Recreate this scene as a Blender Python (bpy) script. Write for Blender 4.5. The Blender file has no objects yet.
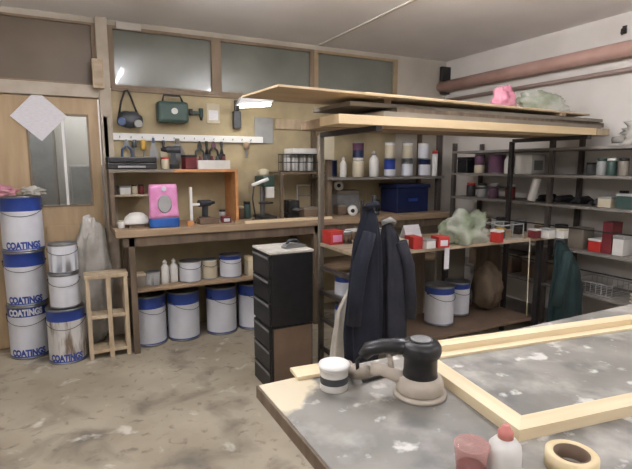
import bpy, bmesh, math, random
from mathutils import Vector, Matrix
random.seed(7)
C = bpy.context.scene.collection
PI = math.pi
# ---------------------------------------------------------------- camera
CAM_H = 1.5; FPX = 480.0; YAW = math.radians(27); PITCH = math.radians(8.24)
cd = bpy.data.cameras.new('camera'); cam = bpy.data.objects.new('camera', cd); C.objects.link(cam)
cam.location = (0, 0, CAM_H)
cam.rotation_euler = (PI/2 - PITCH, 0, -YAW)
cd.sensor_fit = 'HORIZONTAL'; cd.sensor_width = 36; cd.lens = 36*FPX/632; cd.clip_start = .02
bpy.context.scene.camera = cam
# ---------------------------------------------------------------- world, exposure
W = bpy.data.worlds.new('world'); bpy.context.scene.world = W; W.use_nodes = True
W.node_tree.nodes['Background'].inputs[0].default_value = (.55, .6, .65, 1)
W.node_tree.nodes['Background'].inputs[1].default_value = .3
vs = bpy.context.scene.view_settings
vs.view_transform = 'Standard'; vs.look = 'None'; vs.gamma = 1; vs.use_curve_mapping = False
vs.exposure = 0.3
LAMP = 100.0           # ceiling tube brightness
# ---------------------------------------------------------------- helpers
_f = Vector((math.sin(YAW)*math.cos(PITCH), math.cos(YAW)*math.cos(PITCH), -math.sin(PITCH)))
_r = Vector((math.cos(YAW), -math.sin(YAW), 0)); _u = _r.cross(_f)
def on(u, v, ax, val):
    "measured point of the photograph on the world plane axis=val"
    d = _f + _r*((u-316)/FPX) - _u*((v-234.5)/FPX); o = Vector((0, 0, CAM_H))
    return o + d*((val-o[ax])/d[ax])
def s2l(c):
    c = c/255.0
    return c/12.92 if c <= .04045 else ((c+.055)/1.055)**2.4
def rgb(t): return (s2l(t[0]), s2l(t[1]), s2l(t[2]), 1)
MATS = {}
def mat(name, c1, c2=None, scale=8, rough=.6, metal=0, bump=0, stretch=None, detail=4, lo=.35, hi=.65, spec=.5, trans=0, alpha=1, coat=0, emit=0):
    if name in MATS: return MATS[name]
    m = bpy.data.materials.new(name); m.use_nodes = True; MATS[name] = m
    nt = m.node_tree; b = nt.nodes['Principled BSDF']
    b.inputs['Base Color'].default_value = rgb(c1); b.inputs['Roughness'].default_value = rough
    b.inputs['Metallic'].default_value = metal; b.inputs['Specular IOR Level'].default_value = spec
    b.inputs['Transmission Weight'].default_value = trans; b.inputs['Alpha'].default_value = alpha
    b.inputs['Coat Weight'].default_value = coat
    if emit:
        b.inputs['Emission Color'].default_value = rgb(c1); b.inputs['Emission Strength'].default_value = emit
    if c2 is not None or bump:
        tc = nt.nodes.new('ShaderNodeTexCoord'); mp = nt.nodes.new('ShaderNodeMapping')
        nt.links.new(tc.outputs['Object'], mp.inputs[0])
        if stretch: mp.inputs['Scale'].default_value = stretch
        n = nt.nodes.new('ShaderNodeTexNoise'); n.inputs['Scale'].default_value = scale; n.inputs['Detail'].default_value = detail
        nt.links.new(mp.outputs[0], n.inputs['Vector'])
        if c2 is not None:
            r = nt.nodes.new('ShaderNodeValToRGB'); e = r.color_ramp.elements
            e[0].position = lo; e[0].color = rgb(c1); e[1].position = hi; e[1].color = rgb(c2)
            nt.links.new(n.outputs[0], r.inputs[0]); nt.links.new(r.outputs[0], b.inputs['Base Color'])
        if bump:
            bp = nt.nodes.new('ShaderNodeBump'); bp.inputs['Strength'].default_value = bump; bp.inputs['Distance'].default_value = .01
            nt.links.new(n.outputs[0], bp.inputs['Height']); nt.links.new(bp.outputs[0], b.inputs['Normal'])
    return m
class MB:
    def __init__(s): s.bm = bmesh.new()
    def _fin(s, geom_verts, M, mi, faces=None):
        if M is not None: bmesh.ops.transform(s.bm, matrix=M, verts=geom_verts)
        fs = faces if faces is not None else {f for v in geom_verts for f in v.link_faces}
        for f in fs: f.material_index = mi
    def box(s, x0, x1, y0, y1, z0, z1, mi=0, bev=0, M=None):
        r = bmesh.ops.create_cube(s.bm, size=1)
        T = Matrix.Translation(((x0+x1)/2, (y0+y1)/2, (z0+z1)/2)) @ Matrix.Diagonal((abs(x1-x0), abs(y1-y0), abs(z1-z0), 1))
        bmesh.ops.transform(s.bm, matrix=T, verts=r['verts']); vv = r['verts']
        if bev:
            ed = list({e for v in vv for e in v.link_edges})
            rr = bmesh.ops.bevel(s.bm, geom=ed, offset=bev, segments=2, affect='EDGES', profile=.5)
            vv = list({v for v in rr['verts']} | {v for v in vv if v.is_valid})
        s._fin(vv, M, mi); return s
    def cyl(s, p0, p1, r0, r1=None, seg=16, mi=0, M=None):
        p0 = Vector(p0); p1 = Vector(p1); r1 = r0 if r1 is None else r1
        d = p1-p0; q = d.to_track_quat('Z', 'Y').to_matrix().to_4x4()
        r = bmesh.ops.create_cone(s.bm, cap_ends=True, segments=seg, radius1=max(r0, 1e-4), radius2=max(r1, 1e-4), depth=d.length)
        T = Matrix.Translation((p0+p1)/2) @ q
        bmesh.ops.transform(s.bm, matrix=T, verts=r['verts']); s._fin(r['verts'], M, mi); return s
    def lathe(s, prof, seg=28, mi=0, M=None, cap=True):
        "prof: list of (r, z[, material]); the material is that of the ring above the point"
        rings = []; vs_ = []
        for p in prof:
            ring = [s.bm.verts.new((p[0]*math.cos(2*PI*k/seg), p[0]*math.sin(2*PI*k/seg), p[1])) for k in range(seg)]
            rings.append(ring); vs_ += ring
        for i in range(len(rings)-1):
            m_ = prof[i][2] if len(prof[i]) > 2 else mi
            for k in range(seg):
                f = s.bm.faces.new((rings[i][k], rings[i][(k+1) % seg], rings[i+1][(k+1) % seg], rings[i+1][k])); f.material_index = m_; f.smooth = True
        if cap:
            f = s.bm.faces.new(rings[0][::-1]); f.material_index = prof[0][2] if len(prof[0]) > 2 else mi
            f = s.bm.faces.new(rings[-1]); f.material_index = prof[-1][2] if len(prof[-1]) > 2 else mi
        if M is not None: bmesh.ops.transform(s.bm, matrix=M, verts=vs_)
        return s
    def tube(s, pts, r, seg=8, mi=0, closed=False):
        pts = [Vector(p) for p in pts]; n = len(pts); rings = []
        rr = r if isinstance(r, (list, tuple)) else [r]*n
        up = Vector((0.013, .021, 1)).normalized(); last = None
        for i, p in enumerate(pts):
            a = pts[(i-1) % n] if (closed or i > 0) else p; b = pts[(i+1) % n] if (closed or i < n-1) else p
            t = (b-a).normalized()
            x = last if last is not None else (up.cross(t) if abs(t.dot(up)) < .95 else Vector((1, 0, 0)).cross(t))
            x = (x - t*x.dot(t)).normalized(); last = x; y = t.cross(x)
            rings.append([s.bm.verts.new(p + (x*math.cos(2*PI*k/seg) + y*math.sin(2*PI*k/seg))*rr[i]) for k in range(seg)])
        m = n if closed else n-1
        for i in range(m):
            A = rings[i]; B = rings[(i+1) % n]
            for k in range(seg):
                f = s.bm.faces.new((A[k], A[(k+1) % seg], B[(k+1) % seg], B[k])); f.material_index = mi; f.smooth = True
        if not closed:
            s.bm.faces.new(rings[0][::-1]).material_index = mi; s.bm.faces.new(rings[-1]).material_index = mi
        return s
    def prism(s, poly, axis, a0, a1, mi=0, M=None):
        "extrude a 2-D outline along axis 0/1/2"
        def P(q, a):
            l = [q[0], q[1]]; l.insert(axis, a); return l
        A = [s.bm.verts.new(P(q, a0)) for q in poly]; B = [s.bm.verts.new(P(q, a1)) for q in poly]; n = len(poly)
        fs = [s.bm.faces.new(A[::-1]), s.bm.faces.new(B)]
        for k in range(n): fs.append(s.bm.faces.new((A[k], A[(k+1) % n], B[(k+1) % n], B[k])))
        for f in fs: f.material_index = mi
        if M is not None: bmesh.ops.transform(s.bm, matrix=M, verts=A+B)
        return s
    def blob(s, cx, cy, cz, sx, sy, sz, amp=.2, mi=0, sub=3, seed=0, flat=None, freq=2.3):
        r = bmesh.ops.create_icosphere(s.bm, subdivisions=sub, radius=1)
        from mathutils import noise
        for v in r['verts']:
            d = v.co.copy(); k = 1 + amp*(noise.noise(d*freq + Vector((seed*3.1, seed*1.7, 0)))*1.6 + noise.noise(d*freq*3+Vector((seed, 0, 5)))*.6)
            v.co = Vector((d.x*sx*k, d.y*sy*k, d.z*sz*k)) + Vector((cx, cy, cz))
            if flat is not None and v.co.z < flat: v.co.z = flat
        for f in {f for v in r['verts'] for f in v.link_faces}: f.material_index = mi; f.smooth = True
        return s
    def build(s, name, mats, parent=None, loc=None, rz=0, smooth=False):
        bmesh.ops.recalc_face_normals(s.bm, faces=s.bm.faces)
        me = bpy.data.meshes.new(name)
        if smooth:
            for f in s.bm.faces: f.smooth = True
        s.bm.to_mesh(me); s.bm.free()
        for m in (mats if isinstance(mats, (list, tuple)) else [mats]): me.materials.append(m)
        o = bpy.data.objects.new(name, me); C.objects.link(o)
        if parent is not None: o.parent = parent
        if loc is not None: o.location = loc
        if rz: o.rotation_euler = (0, 0, rz)
        return o
def tag(o, label=None, cat=None, group=None, kind=None):
    if label: o['label'] = label
    if cat: o['category'] = cat
    if group: o['group'] = group
    if kind: o['kind'] = kind
    return o
def thing(name, label, cat, loc=(0, 0, 0), rz=0, group=None):
    o = bpy.data.objects.new(name, None); C.objects.link(o); o.empty_display_size = .05
    o.location = loc; o.rotation_euler = (0, 0, rz); return tag(o, label, cat, group)
def struct(o): o['kind'] = 'structure'; return o
def copy_tree(o, parent=None):
    c = o.copy(); C.objects.link(c); c.parent = parent
    for ch in list(o.children): copy_tree(ch, c)
    return c
PROTO = {}
def inst(key, make, label, cat, loc, rz=0, group=None, rot=None):
    "first use builds the thing, later uses copy it with its parts"
    if key in PROTO:
        o = copy_tree(PROTO[key])
        if 'group' in o.keys(): del o['group']
    else: o = make(); PROTO[key] = o
    o.location = loc; o.rotation_euler = rot if rot else (0, 0, rz)
    return tag(o, label, cat, group)
def R(*a): return Matrix.Rotation(a[0], 4, a[1])
def T(x, y, z): return Matrix.Translation((x, y, z))
_txt = {}
def text_mb(body, h, wrap_r=None, depth=.0006, mi=0, width=None):
    "lettering as solid thin letters; facing -Y, centred, base at z=0; wrapped on a cylinder when wrap_r"
    cu = bpy.data.curves.new('t', 'FONT'); cu.body = body; cu.align_x = 'CENTER'; cu.size = h*1.4; cu.extrude = depth
    cu.offset = .0022*h/.03
    ob = bpy.data.objects.new('t', cu); C.objects.link(ob)
    dg = bpy.context.evaluated_depsgraph_get(); me = bpy.data.meshes.new_from_object(ob.evaluated_get(dg))
    b = MB(); b.bm.from_mesh(me); bpy.data.objects.remove(ob); bpy.data.curves.remove(cu); bpy.data.meshes.remove(me)
    xs = [v.co.x for v in b.bm.verts]; w = max(xs)-min(xs); k = (width/w) if width else 1
    for v in b.bm.verts:
        x, y, z = v.co; x *= k
        if wrap_r:
            a = x/wrap_r; rr = wrap_r + z
            v.co = Vector((rr*math.sin(a), -rr*math.cos(a), y))
        else: v.co = Vector((x, -z, y))
    for f in b.bm.faces: f.material_index = mi
    return b
# ---------------------------------------------------------------- materials
def mix_floor():
    m = mat('floor_concrete', (144, 133, 113), (178, 168, 148), scale=1.6, rough=.75, bump=.15, detail=8, lo=.3, hi=.7)
    nt = m.node_tree; b = nt.nodes['Principled BSDF']; base = b.inputs['Base Color'].links[0].from_socket
    tc = nt.nodes.new('ShaderNodeTexCoord')
    def layer(prev, scale, lo, hi, col, detail=6, off=0):
        mp = nt.nodes.new('ShaderNodeMapping'); mp.inputs['Location'].default_value = (off, off*.7, 0); nt.links.new(tc.outputs['Object'], mp.inputs[0])
        n = nt.nodes.new('ShaderNodeTexNoise'); n.inputs['Scale'].default_value = scale; n.inputs['Detail'].default_value = detail; n.inputs['Distortion'].default_value = .6
        nt.links.new(mp.outputs[0], n.inputs['Vector'])
        r = nt.nodes.new('ShaderNodeMapRange'); r.inputs[1].default_value = lo; r.inputs[2].default_value = hi; nt.links.new(n.outputs[0], r.inputs[0])
        x = nt.nodes.new('ShaderNodeMix'); x.data_type = 'RGBA'; nt.links.new(r.outputs[0], x.inputs[0]); nt.links.new(prev, x.inputs[6]); x.inputs[7].default_value = rgb(col)
        return x.outputs[2]
    p = layer(base, 2.6, .54, .70, (112, 104, 93), off=3)
    p = layer(p, 14, .58, .74, (118, 109, 97), off=9)
    p = layer(p, 5, .62, .72, (200, 194, 182), off=17)
    nt.links.new(p, b.inputs['Base Color']); return m
def table_mat():
    m = mat('worktop_grey', (114, 112, 106), (146, 142, 134), scale=4, rough=.55, bump=.05, detail=6)
    nt = m.node_tree; b = nt.nodes['Principled BSDF']; base = b.inputs['Base Color'].links[0].from_socket
    tc = nt.nodes.new('ShaderNodeTexCoord')
    def layer(prev, scale, lo, hi, col, off=0, center=None, rad=None):
        mp = nt.nodes.new('ShaderNodeMapping'); mp.inputs['Location'].default_value = (off, off*.7, 0); nt.links.new(tc.outputs['Object'], mp.inputs[0])
        n = nt.nodes.new('ShaderNodeTexNoise'); n.inputs['Scale'].default_value = scale; n.inputs['Detail'].default_value = 6
        nt.links.new(mp.outputs[0], n.inputs['Vector']); src = n.outputs[0]
        if center:
            d = nt.nodes.new('ShaderNodeVectorMath'); d.operation = 'DISTANCE'; nt.links.new(tc.outputs['Object'], d.inputs[0]); d.inputs[1].default_value = center
            q = nt.nodes.new('ShaderNodeMapRange'); q.inputs[1].default_value = 0; q.inputs[2].default_value = rad; q.inputs[3].default_value = .45; q.inputs[4].default_value = -.25
            nt.links.new(d.outputs['Value'], q.inputs[0]); a = nt.nodes.new('ShaderNodeMath'); a.operation = 'ADD'; nt.links.new(src, a.inputs[0]); nt.links.new(q.outputs[0], a.inputs[1]); src = a.outputs[0]
        r = nt.nodes.new('ShaderNodeMapRange'); r.inputs[1].default_value = lo; r.inputs[2].default_value = hi; nt.links.new(src, r.inputs[0])
        x = nt.nodes.new('ShaderNodeMix'); x.data_type = 'RGBA'; nt.links.new(r.outputs[0], x.inputs[0]); nt.links.new(prev, x.inputs[6]); x.inputs[7].default_value = rgb(col)
        return x.outputs[2]
    p = layer(base, 6, .5, .7, (178, 174, 166), off=4)
    p = layer(p, 7, .55, .72, (100, 99, 98), off=11)
    p = layer(p, 14, .6, .68, (205, 202, 196), off=21)
    p = layer(p, 5, .58, .66, (212, 200, 172), center=(.49, 1.24, .85), rad=.24)
    nt.links.new(p, b.inputs['Base Color']); return m
m_floor = mix_floor(); m_table = table_mat()
m_ceil = mat('ceiling_paint', (240, 238, 238), (233, 231, 231), scale=2, rough=.9)
m_wallw = mat('wall_white', (216, 211, 203), (204, 198, 189), scale=2, rough=.9, detail=6)
m_wallb = mat('wall_board', (186, 170, 134), (164, 150, 120), scale=5, rough=.85, detail=6)
m_wallg = mat('wall_plaster', (190, 182, 168), (176, 168, 154), scale=3, rough=.9)
m_post = mat('post_paint', (190, 180, 165), (172, 160, 142), scale=6, rough=.7)
m_woodfr = mat('window_wood', (122, 104, 84), (140, 122, 100), scale=10, rough=.6, stretch=(1, 1, .2))
m_woodfr2 = mat('window_wood_light', (172, 150, 118), (158, 138, 108), scale=10, rough=.6)
m_door = mat('door_wood', (186, 162, 128), (172, 148, 114), scale=6, rough=.55, stretch=(3, 3, .4))
m_brownpane = mat('brown_panel', (112, 98, 82), (104, 91, 76), scale=3, rough=.45)
m_pane = mat('dusty_pane', (128, 131, 121), (112, 115, 105), scale=2, rough=.22, spec=.7, coat=.3)
m_glass = mat('door_glass', (220, 226, 224), rough=.03, trans=1, spec=.4)
m_pipe = mat('pipe_paint', (184, 150, 138), (170, 136, 122), scale=5, rough=.45)
m_pipe2 = mat('small_pipe_paint', (168, 148, 138), rough=.5)
m_tin = mat('tin', (150, 152, 155), (120, 122, 126), scale=9, rough=.35, metal=.8)
m_lidm = mat('lid_metal', (140, 142, 146), (110, 110, 112), scale=9, rough=.4, metal=.7)
m_dark = mat('dark_metal', (42, 40, 42), (56, 52, 50), scale=12, rough=.5, metal=.3)
m_white = mat('label_white', (214, 216, 222), (200, 202, 208), scale=6, rough=.45)
m_wht2 = mat('white_plastic', (222, 220, 214), (206, 204, 198), scale=8, rough=.4)
m_blue = mat('label_blue', (38, 62, 140), (46, 74, 150), scale=6, rough=.4)
m_navy = mat('navy_plastic', (18, 28, 62), (24, 36, 76), scale=6, rough=.45)
m_cream = mat('cream_plastic', (200, 190, 165), (186, 176, 150), scale=8, rough=.5)
m_dirty = mat('dirty_label', (206, 204, 200), (120, 104, 88), scale=9, rough=.6, stretch=(2.5, 2.5, .5), lo=.48, hi=.66)
m_black = mat('black_plastic', (20, 20, 22), (30, 30, 32), scale=14, rough=.4)
m_grey = mat('grey_plastic', (112, 112, 112), (128, 128, 126), scale=8, rough=.5)
m_ltgrey = mat('light_grey_paint', (160, 160, 158), (146, 146, 144), scale=8, rough=.5)
m_red = mat('red_card', (186, 50, 42), (166, 42, 38), scale=8, rough=.5)
m_dred = mat('dark_red', (110, 36, 40), (92, 30, 36), scale=8, rough=.5)
m_pink = mat('pink_bag_print', (226, 158, 200), (210, 128, 178), scale=12, rough=.5, bump=.1)
m_bluebag = mat('blue_bag_print', (36, 92, 168), (30, 80, 150), scale=10, rough=.45)
m_prpl = mat('purple_tin', (86, 56, 78), (104, 68, 88), scale=10, rough=.5)
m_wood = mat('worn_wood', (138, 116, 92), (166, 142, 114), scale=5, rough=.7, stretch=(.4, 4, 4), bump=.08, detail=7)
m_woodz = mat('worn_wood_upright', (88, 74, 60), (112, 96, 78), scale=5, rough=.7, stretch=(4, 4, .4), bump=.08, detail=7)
m_orange = mat('orange_wood', (196, 140, 88), (180, 124, 76), scale=6, rough=.5, stretch=(.4, 4, 4))
m_pine = mat('pine', (232, 216, 182), (222, 202, 164), scale=5, rough=.55, stretch=(.5, 6, 6), detail=6)
m_pine2 = mat('pine_cross', (232, 216, 182), (222, 202, 164), scale=5, rough=.55, stretch=(6, .5, 6), detail=6)
m_crate = mat('crate_wood', (198, 180, 152), (176, 156, 128), scale=7, rough=.7, stretch=(3, 3, .6), bump=.1)
m_ply = mat('plywood_sheet', (196, 172, 138), (176, 152, 118), scale=3, rough=.6, stretch=(.4, 3, 3))
m_gboard = mat('grey_board', (128, 120, 108), (112, 104, 92), scale=3, rough=.65)
m_melam = mat('pale_board', (224, 200, 160), (210, 186, 146), scale=4, rough=.5, stretch=(.3, 3, 3))
m_steel = mat('shelf_steel', (92, 84, 78), (74, 68, 64), scale=8, rough=.5, metal=.3)
m_shelfp = mat('shelf_board', (188, 170, 146), (164, 146, 122), scale=6, rough=.6, stretch=(.5, 3, 3))
m_shelfg = mat('grey_shelf', (132, 126, 118), (112, 106, 100), scale=6, rough=.6)
m_coat = mat('navy_cloth', (14, 17, 30), (22, 26, 40), scale=7, rough=.95, bump=.2)
m_coat2 = mat('charcoal_cloth', (22, 23, 31), (44, 44, 52), scale=6, rough=.95, bump=.2)
m_green = mat('dark_green_cloth', (20, 38, 40), (30, 52, 52), scale=7, rough=.95, bump=.2)
m_rag = mat('white_cloth', (200, 194, 184), (178, 172, 160), scale=9, rough=.9, bump=.2)
m_brown = mat('brown_card', (112, 92, 74), (98, 80, 64), scale=5, rough=.7)
m_paper = mat('paper', (232, 230, 232), (218, 216, 222), scale=30, rough=.7, stretch=(1, 1, 8))
m_dust = mat('dusty_rubber', (188, 178, 164), (166, 156, 142), scale=12, rough=.8, bump=.1)
m_hose = mat('hose_grey', (160, 150, 136), (140, 130, 118), scale=20, rough=.7)
m_tape = mat('masking_tape', (226, 208, 168), (214, 194, 152), scale=20, rough=.7)
m_gbag = mat('green_film', (158, 176, 140), (220, 222, 212), scale=7, rough=.3, alpha=.5, bump=.3)
m_film = mat('clear_film', (214, 210, 202), (182, 178, 168), scale=6, rough=.25, alpha=.86, bump=.5)
m_filmp = mat('pink_film', (222, 130, 158), (230, 176, 188), scale=6, rough=.3, alpha=.65, bump=.3)
m_cup = mat('red_tinted_plastic', (226, 178, 170), (206, 130, 124), scale=14, rough=.15, alpha=.38)
m_tool = mat('tool_dark', (52, 56, 60), (70, 72, 76), scale=10, rough=.5)
m_toolb = mat('tool_blue', (64, 84, 118), rough=.5)
m_tooly = mat('tool_yellow', (200, 160, 70), rough=.5)
m_toolg = mat('tool_green', (44, 66, 60), (56, 78, 70), scale=8, rough=.5)
m_wire = mat('wire', (70, 66, 64), rough=.4, metal=.6)
m_lamp = mat('tube_light', (250, 249, 255), emit=LAMP)
m_lamp2 = mat('bench_lamp_light', (255, 252, 245), emit=14)
m_enamel = mat('white_enamel', (236, 236, 232), rough=.35)
m_dustw = mat('dust_white', (206, 202, 192), (180, 174, 162), scale=16, rough=.9)
# ---------------------------------------------------------------- structure
XR, YB, ZC = 4.0, 4.5, 2.69
XL, YF = -2.3, -2.3
struct(MB().box(XL-.1, XR+.1, YF-.1, 6.6, -.1, 0).build('floor', m_floor))
struct(MB().box(XL-.1, XR+.1, YF-.1, 6.6, ZC, ZC+.1).build('ceiling', m_ceil))
struct(MB().box(XR, XR+.1, YF-.1, YB+.1, 0, ZC).build('wall_right', m_wallw))
struct(MB().box(XL-.1, XL, YF-.1, 6.6, 0, ZC).build('wall_left', m_wallw))
struct(MB().box(XL, XR, YF-.1, YF, 0, ZC).build('wall_front', m_wallw))
b = MB()
b.box(.35, 3.30, YB, YB+.1, 0, 2.13, 0)               # boarded wall behind the bench
b.box(3.30, XR, YB, YB+.1, 0, ZC, 1)                   # plaster to the corner
b.box(-2.3, -.62, YB, YB+.1, 0, ZC, 1)
b.box(-.62, .26, YB, YB+.1, 2.645, ZC, 1); b.box(.35, 3.3, YB, YB+.1, 2.645, ZC, 1)
struct(b.build('wall_back', [m_wallb, m_wallg]))
struct(MB().box(-.62, .26, YB-.03, YB+.1, 2.05, 2.15, 0, .004).build('trim_1', m_post))            # lintel over the door
struct(MB().box(.26, .35, YB-.05, YB+.1, 0, ZC, 0, .004).build('trim_2', m_post))                  # post
struct(MB().box(2.30, 2.33, -2.3, 4.45, ZC-.008, ZC, 0).build('trim_3', m_wallw))                  # ceiling joint strip
struct(MB().box(.36, 3.3, YB-.02, YB+.02, 2.118, 2.15, 0, .003).build('trim_4', m_woodfr))         # sill rail under the panes
struct(MB().box(.42, .62, YB-.03, YB, 2.62, 2.675, 0, .004).build('trim_5', m_wallw))
def window(n, x0, x1, z0, z1, fr, pane, w=.045):
    f = MB(); f.box(x0, x0+w, YB-.01, YB+.07, z0, z1).box(x1-w, x1, YB-.01, YB+.07, z0, z1).box(x0+w, x1-w, YB-.01, YB+.07, z0, z0+w*.5).box(x0+w, x1-w, YB-.01, YB+.07, z1-w*.6, z1)
    r = struct(f.build('window_%d' % n, fr)); MB().box(x0+w, x1-w, YB+.02, YB+.03, z0+w*.5, z1-w*.6).build('pane', pane, r)
window(1, .35, 1.265, 2.15, 2.645, m_woodfr, m_pane)
window(2, 1.265, 2.27, 2.15, 2.645, m_woodfr, m_pane)
window(3, 2.27, 3.30, 2.15, 2.645, m_woodfr2, m_pane)
window(4, -.62, .26, 2.15, 2.645, m_woodfr, m_brownpane, .03)
# door
d = MB(); x0, x1, z1 = -.60, .245, 2.045
d.box(x0, -.27, YB+.01, YB+.055, .01, z1).box(.155, x1, YB+.01, YB+.055, .01, z1).box(-.27, .155, YB+.01, YB+.055, .01, 1.17).box(-.27, .155, YB+.01, YB+.055, 1.90, z1)
d.box(-.20, .10, YB, YB+.01, .2, 1.0, 0, .003)
dr = struct(d.build('door_1', m_door))
MB().box(-.27, .155, YB+.03, YB+.036, 1.17, 1.90).build('pane', m_glass, dr)
f = MB(); f.box(-.285, -.27, YB, YB+.06, 1.155, 1.915).box(.155, .17, YB, YB+.06, 1.155, 1.915).box(-.27, .155, YB, YB+.06, 1.155, 1.17).box(-.27, .155, YB, YB+.06, 1.9, 1.915)
f.build('glazing_bead', m_woodfr, dr)
MB().box(-.035, -.015, YB+.022, YB+.046, 1.17, 1.9).build('glazing_bar', m_enamel, dr)
# room beyond the door
struct(MB().box(-2.3, 1.2, 6.5, 6.6, 0, ZC).build('wall_beyond', m_wallw)); struct(MB().box(1.2, 1.3, YB+.1, 6.6, 0, ZC).build('wall_beyond_side', m_wallw))
t = thing('metal_cabinet', 'grey metal cabinet seen through the glass of the door', 'cabinet', (.22, 6.2, 0))
MB().box(-.22, .35, -.2, .2, 0, 1.5, 0, .006).build('body', m_ltgrey, t)
MB().box(-.20, .06, -.215, -.2, .8, 1.48, 0, .003).build('door', m_grey, t); MB().box(.07, .33, -.215, -.2, .8, 1.48, 0, .003).build('door', m_grey, t)
MB().box(-.20, .33, -.215, -.2, .03, .78, 0, .003).build('drawer', m_black, t)
t = thing('locker', 'tall olive grey locker behind the left half of the door glass', 'locker', (-.42, 6.1, 0))
MB().box(-.32, .30, -.2, .2, 0, 2.1, 0, .006).build('body', m_gboard, t); MB().box(-.30, .28, -.215, -.2, .05, 2.05, 0, .003).build('door', m_grey, t)
# pipes on the right wall
o = MB().tube([(3.925, YB, 2.395), (3.925, 3.2, 2.395), (3.925, 1.2, 2.39), (3.925, -2.3, 2.385)], .062, 20).build('heating_pipe', m_pipe)
tag(o, 'thick dull pink pipe running high along the white right wall', 'pipe')
o = MB().tube([(3.96, YB, 2.245), (3.96, 1.2, 2.24), (3.96, -2.3, 2.235)], .018, 12).build('heating_pipe', m_pipe2)
tag(o, 'thin brownish pipe running below the thick pink pipe on right wall', 'pipe')
t = thing('pipe_bracket', 'dark iron bracket holding the thick pipe in the back corner', 'bracket', (3.93, 4.44, 2.395))
MB().box(-.06, .07, -.02, .02, .064, .22, 0, .003).build('plate', m_dark, t); MB().box(-.06, .07, -.012, .012, -.08, -.064).build('strap', m_dark, t)
t = thing('wall_hook', 'small dark hook on right wall above the thick pipe', 'hook', (3.995, 2.45, 2.56))
MB().box(-.01, .0, -.015, .015, -.03, .03).build('plate', m_dark, t); MB().tube([(-.01, 0, .01), (-.04, 0, .0), (-.045, 0, -.03), (-.03, 0, -.04)], .006).build('hook', m_dark, t)
# ---------------------------------------------------------------- ceiling lights
def tube_light():
    t = thing('fluorescent_light', '', 'light')
    MB().box(-.6, .6, -.018, .018, -.115, -.095, 0, .004).box(-.4, -.385, -.008, .008, -.0951, 0).box(.385, .4, -.008, .008, -.0951, 0).build('housing', m_enamel, t)
    MB().cyl((-.57, 0, -.145), (.57, 0, -.145), .02, seg=14).build('tube', m_lamp, t)
    MB().box(-.6, -.575, -.018, .018, -.165, -.1155).box(.575, .6, -.018, .018, -.165, -.1155).build('end_caps', m_enamel, t); return t
for lab, p, rz in (('fluorescent ceiling light just above the upper left of the view', (.60, 2.68, ZC), PI/2),
                   ('fluorescent ceiling light over the far end of the grey table', (1.85, 1.9, ZC), PI/2),
                   ('fluorescent ceiling light over the camera by the left wall', (-1.1, 1.0, ZC), PI/2),
                   ('fluorescent ceiling light near the front wall behind the camera', (.6, -1.2, ZC), PI/2),
                   ('fluorescent ceiling light near the right wall behind the view', (3.0, -.4, ZC), PI/2)):
    inst('tube', tube_light, lab, 'light', p, rz)
inst('tube', tube_light, 'fluorescent ceiling light in the room beyond the door', 'light', (-.2, 5.4, ZC), 0)
# ---------------------------------------------------------------- cans, bottles, boxes
def make_can(r, h, band='blue', body=None, text=None, foot=True, bail=True, toptext=False, lidm=None, band_h=.2):
    def mk():
        t = thing('paint_can', '', 'paint can')
        bm_ = body or m_white; band_m = {'blue': m_blue, 'navy': m_navy, 'white': m_wht2, 'red': m_red, 'purple': m_prpl, 'tin': m_tin}[band]
        e = .012 if h > .2 else .006; z2 = h*(1-band_h)
        p = [(r, 0, 0), (r, e, 0), (r*.975, e*1.2, 2 if foot else 1), (r*.975, h*.055, 1), (r*.975, z2, 2), (r*.975, h-e*1.2, 0), (r, h-e, 0), (r, h, 0), (r*.93, h, 0), (r*.93, h-e*1.1, 0)]
        MB().lathe(p, 32).build('body', [m_tin, bm_, band_m], t)
        MB().lathe([(r*.93, h-e*1.05), (r*.93, h-e*.5), (r*.86, h-e*.5), (r*.84, h-e*.9), (.004, h-e*.9)], 28).build('lid', lidm or m_lidm, t)
        if bail:
            q = []
            for k in range(13):
                a = PI*k/12; q.append((r*1.02*math.cos(a), -r*1.03*math.sin(a)-.002, h*.8-math.sin(a)*h*.16))
            bl = MB(); bl.tube(q, .0022, 6); bl.cyl((r*.97, 0, h*.8), (r*1.04, 0, h*.8), .009, seg=10).cyl((-r*.97, 0, h*.8), (-r*1.04, 0, h*.8), .009, seg=10)
            bl.build('handle', m_wire, t)
        if text:
            text_mb(text, h*.115, r*.978, width=r*1.75).build('lettering', m_blue, t).location = (0, 0, h*.065)
        if toptext:
            text_mb(text, h*.115, r*.978, width=r*1.75).build('lettering', m_white, t).location = (0, 0, h*.83)
        return t
    return mk
def can(key, x, y, z, label, rz=0, group=None, **k):
    o = inst(('can',)+key, make_can(*key[:3], **k), label, 'paint can', (x, y, z), rz, group); return o
LOOK = math.atan2(-(-.376), 4.32)   # turn towards the room
# left stack of three
for i, (z, lab) in enumerate(((0, 'large white and blue paint can at bottom of the tall left stack'), (.423, 'large white and blue paint can in middle of the tall left stack'), (.846, 'large white and blue paint can topmost in the tall left stack'))):
    if i == 0: can((.145, .422, 'blue', 't'), -.365, 4.335, z, lab, rz=-.08, text='COATINGS', toptext=True)
    else: can((.145, .422, 'blue', 'u'), -.365 + .006*i, 4.335, z, lab, rz=-.15+.1*i, text='COATINGS', band_h=.27)
can((.137, .425, 'blue', 'd'), -.097, 4.08, 0, 'large dirty paint can with brown drips below the two small cans', rz=-.1, body=m_dirty, text='COATINGS', band_h=.22)
can((.108, .265, 'tin', 'a'), -.09, 4.08, .426, 'mid sized white paint can standing on the dirty large can', band_h=.07)
can((.102, .225, 'tin', 'b'), -.085, 4.08, .692, 'small white paint can topmost on the shorter left stack', band_h=.07)
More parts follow.
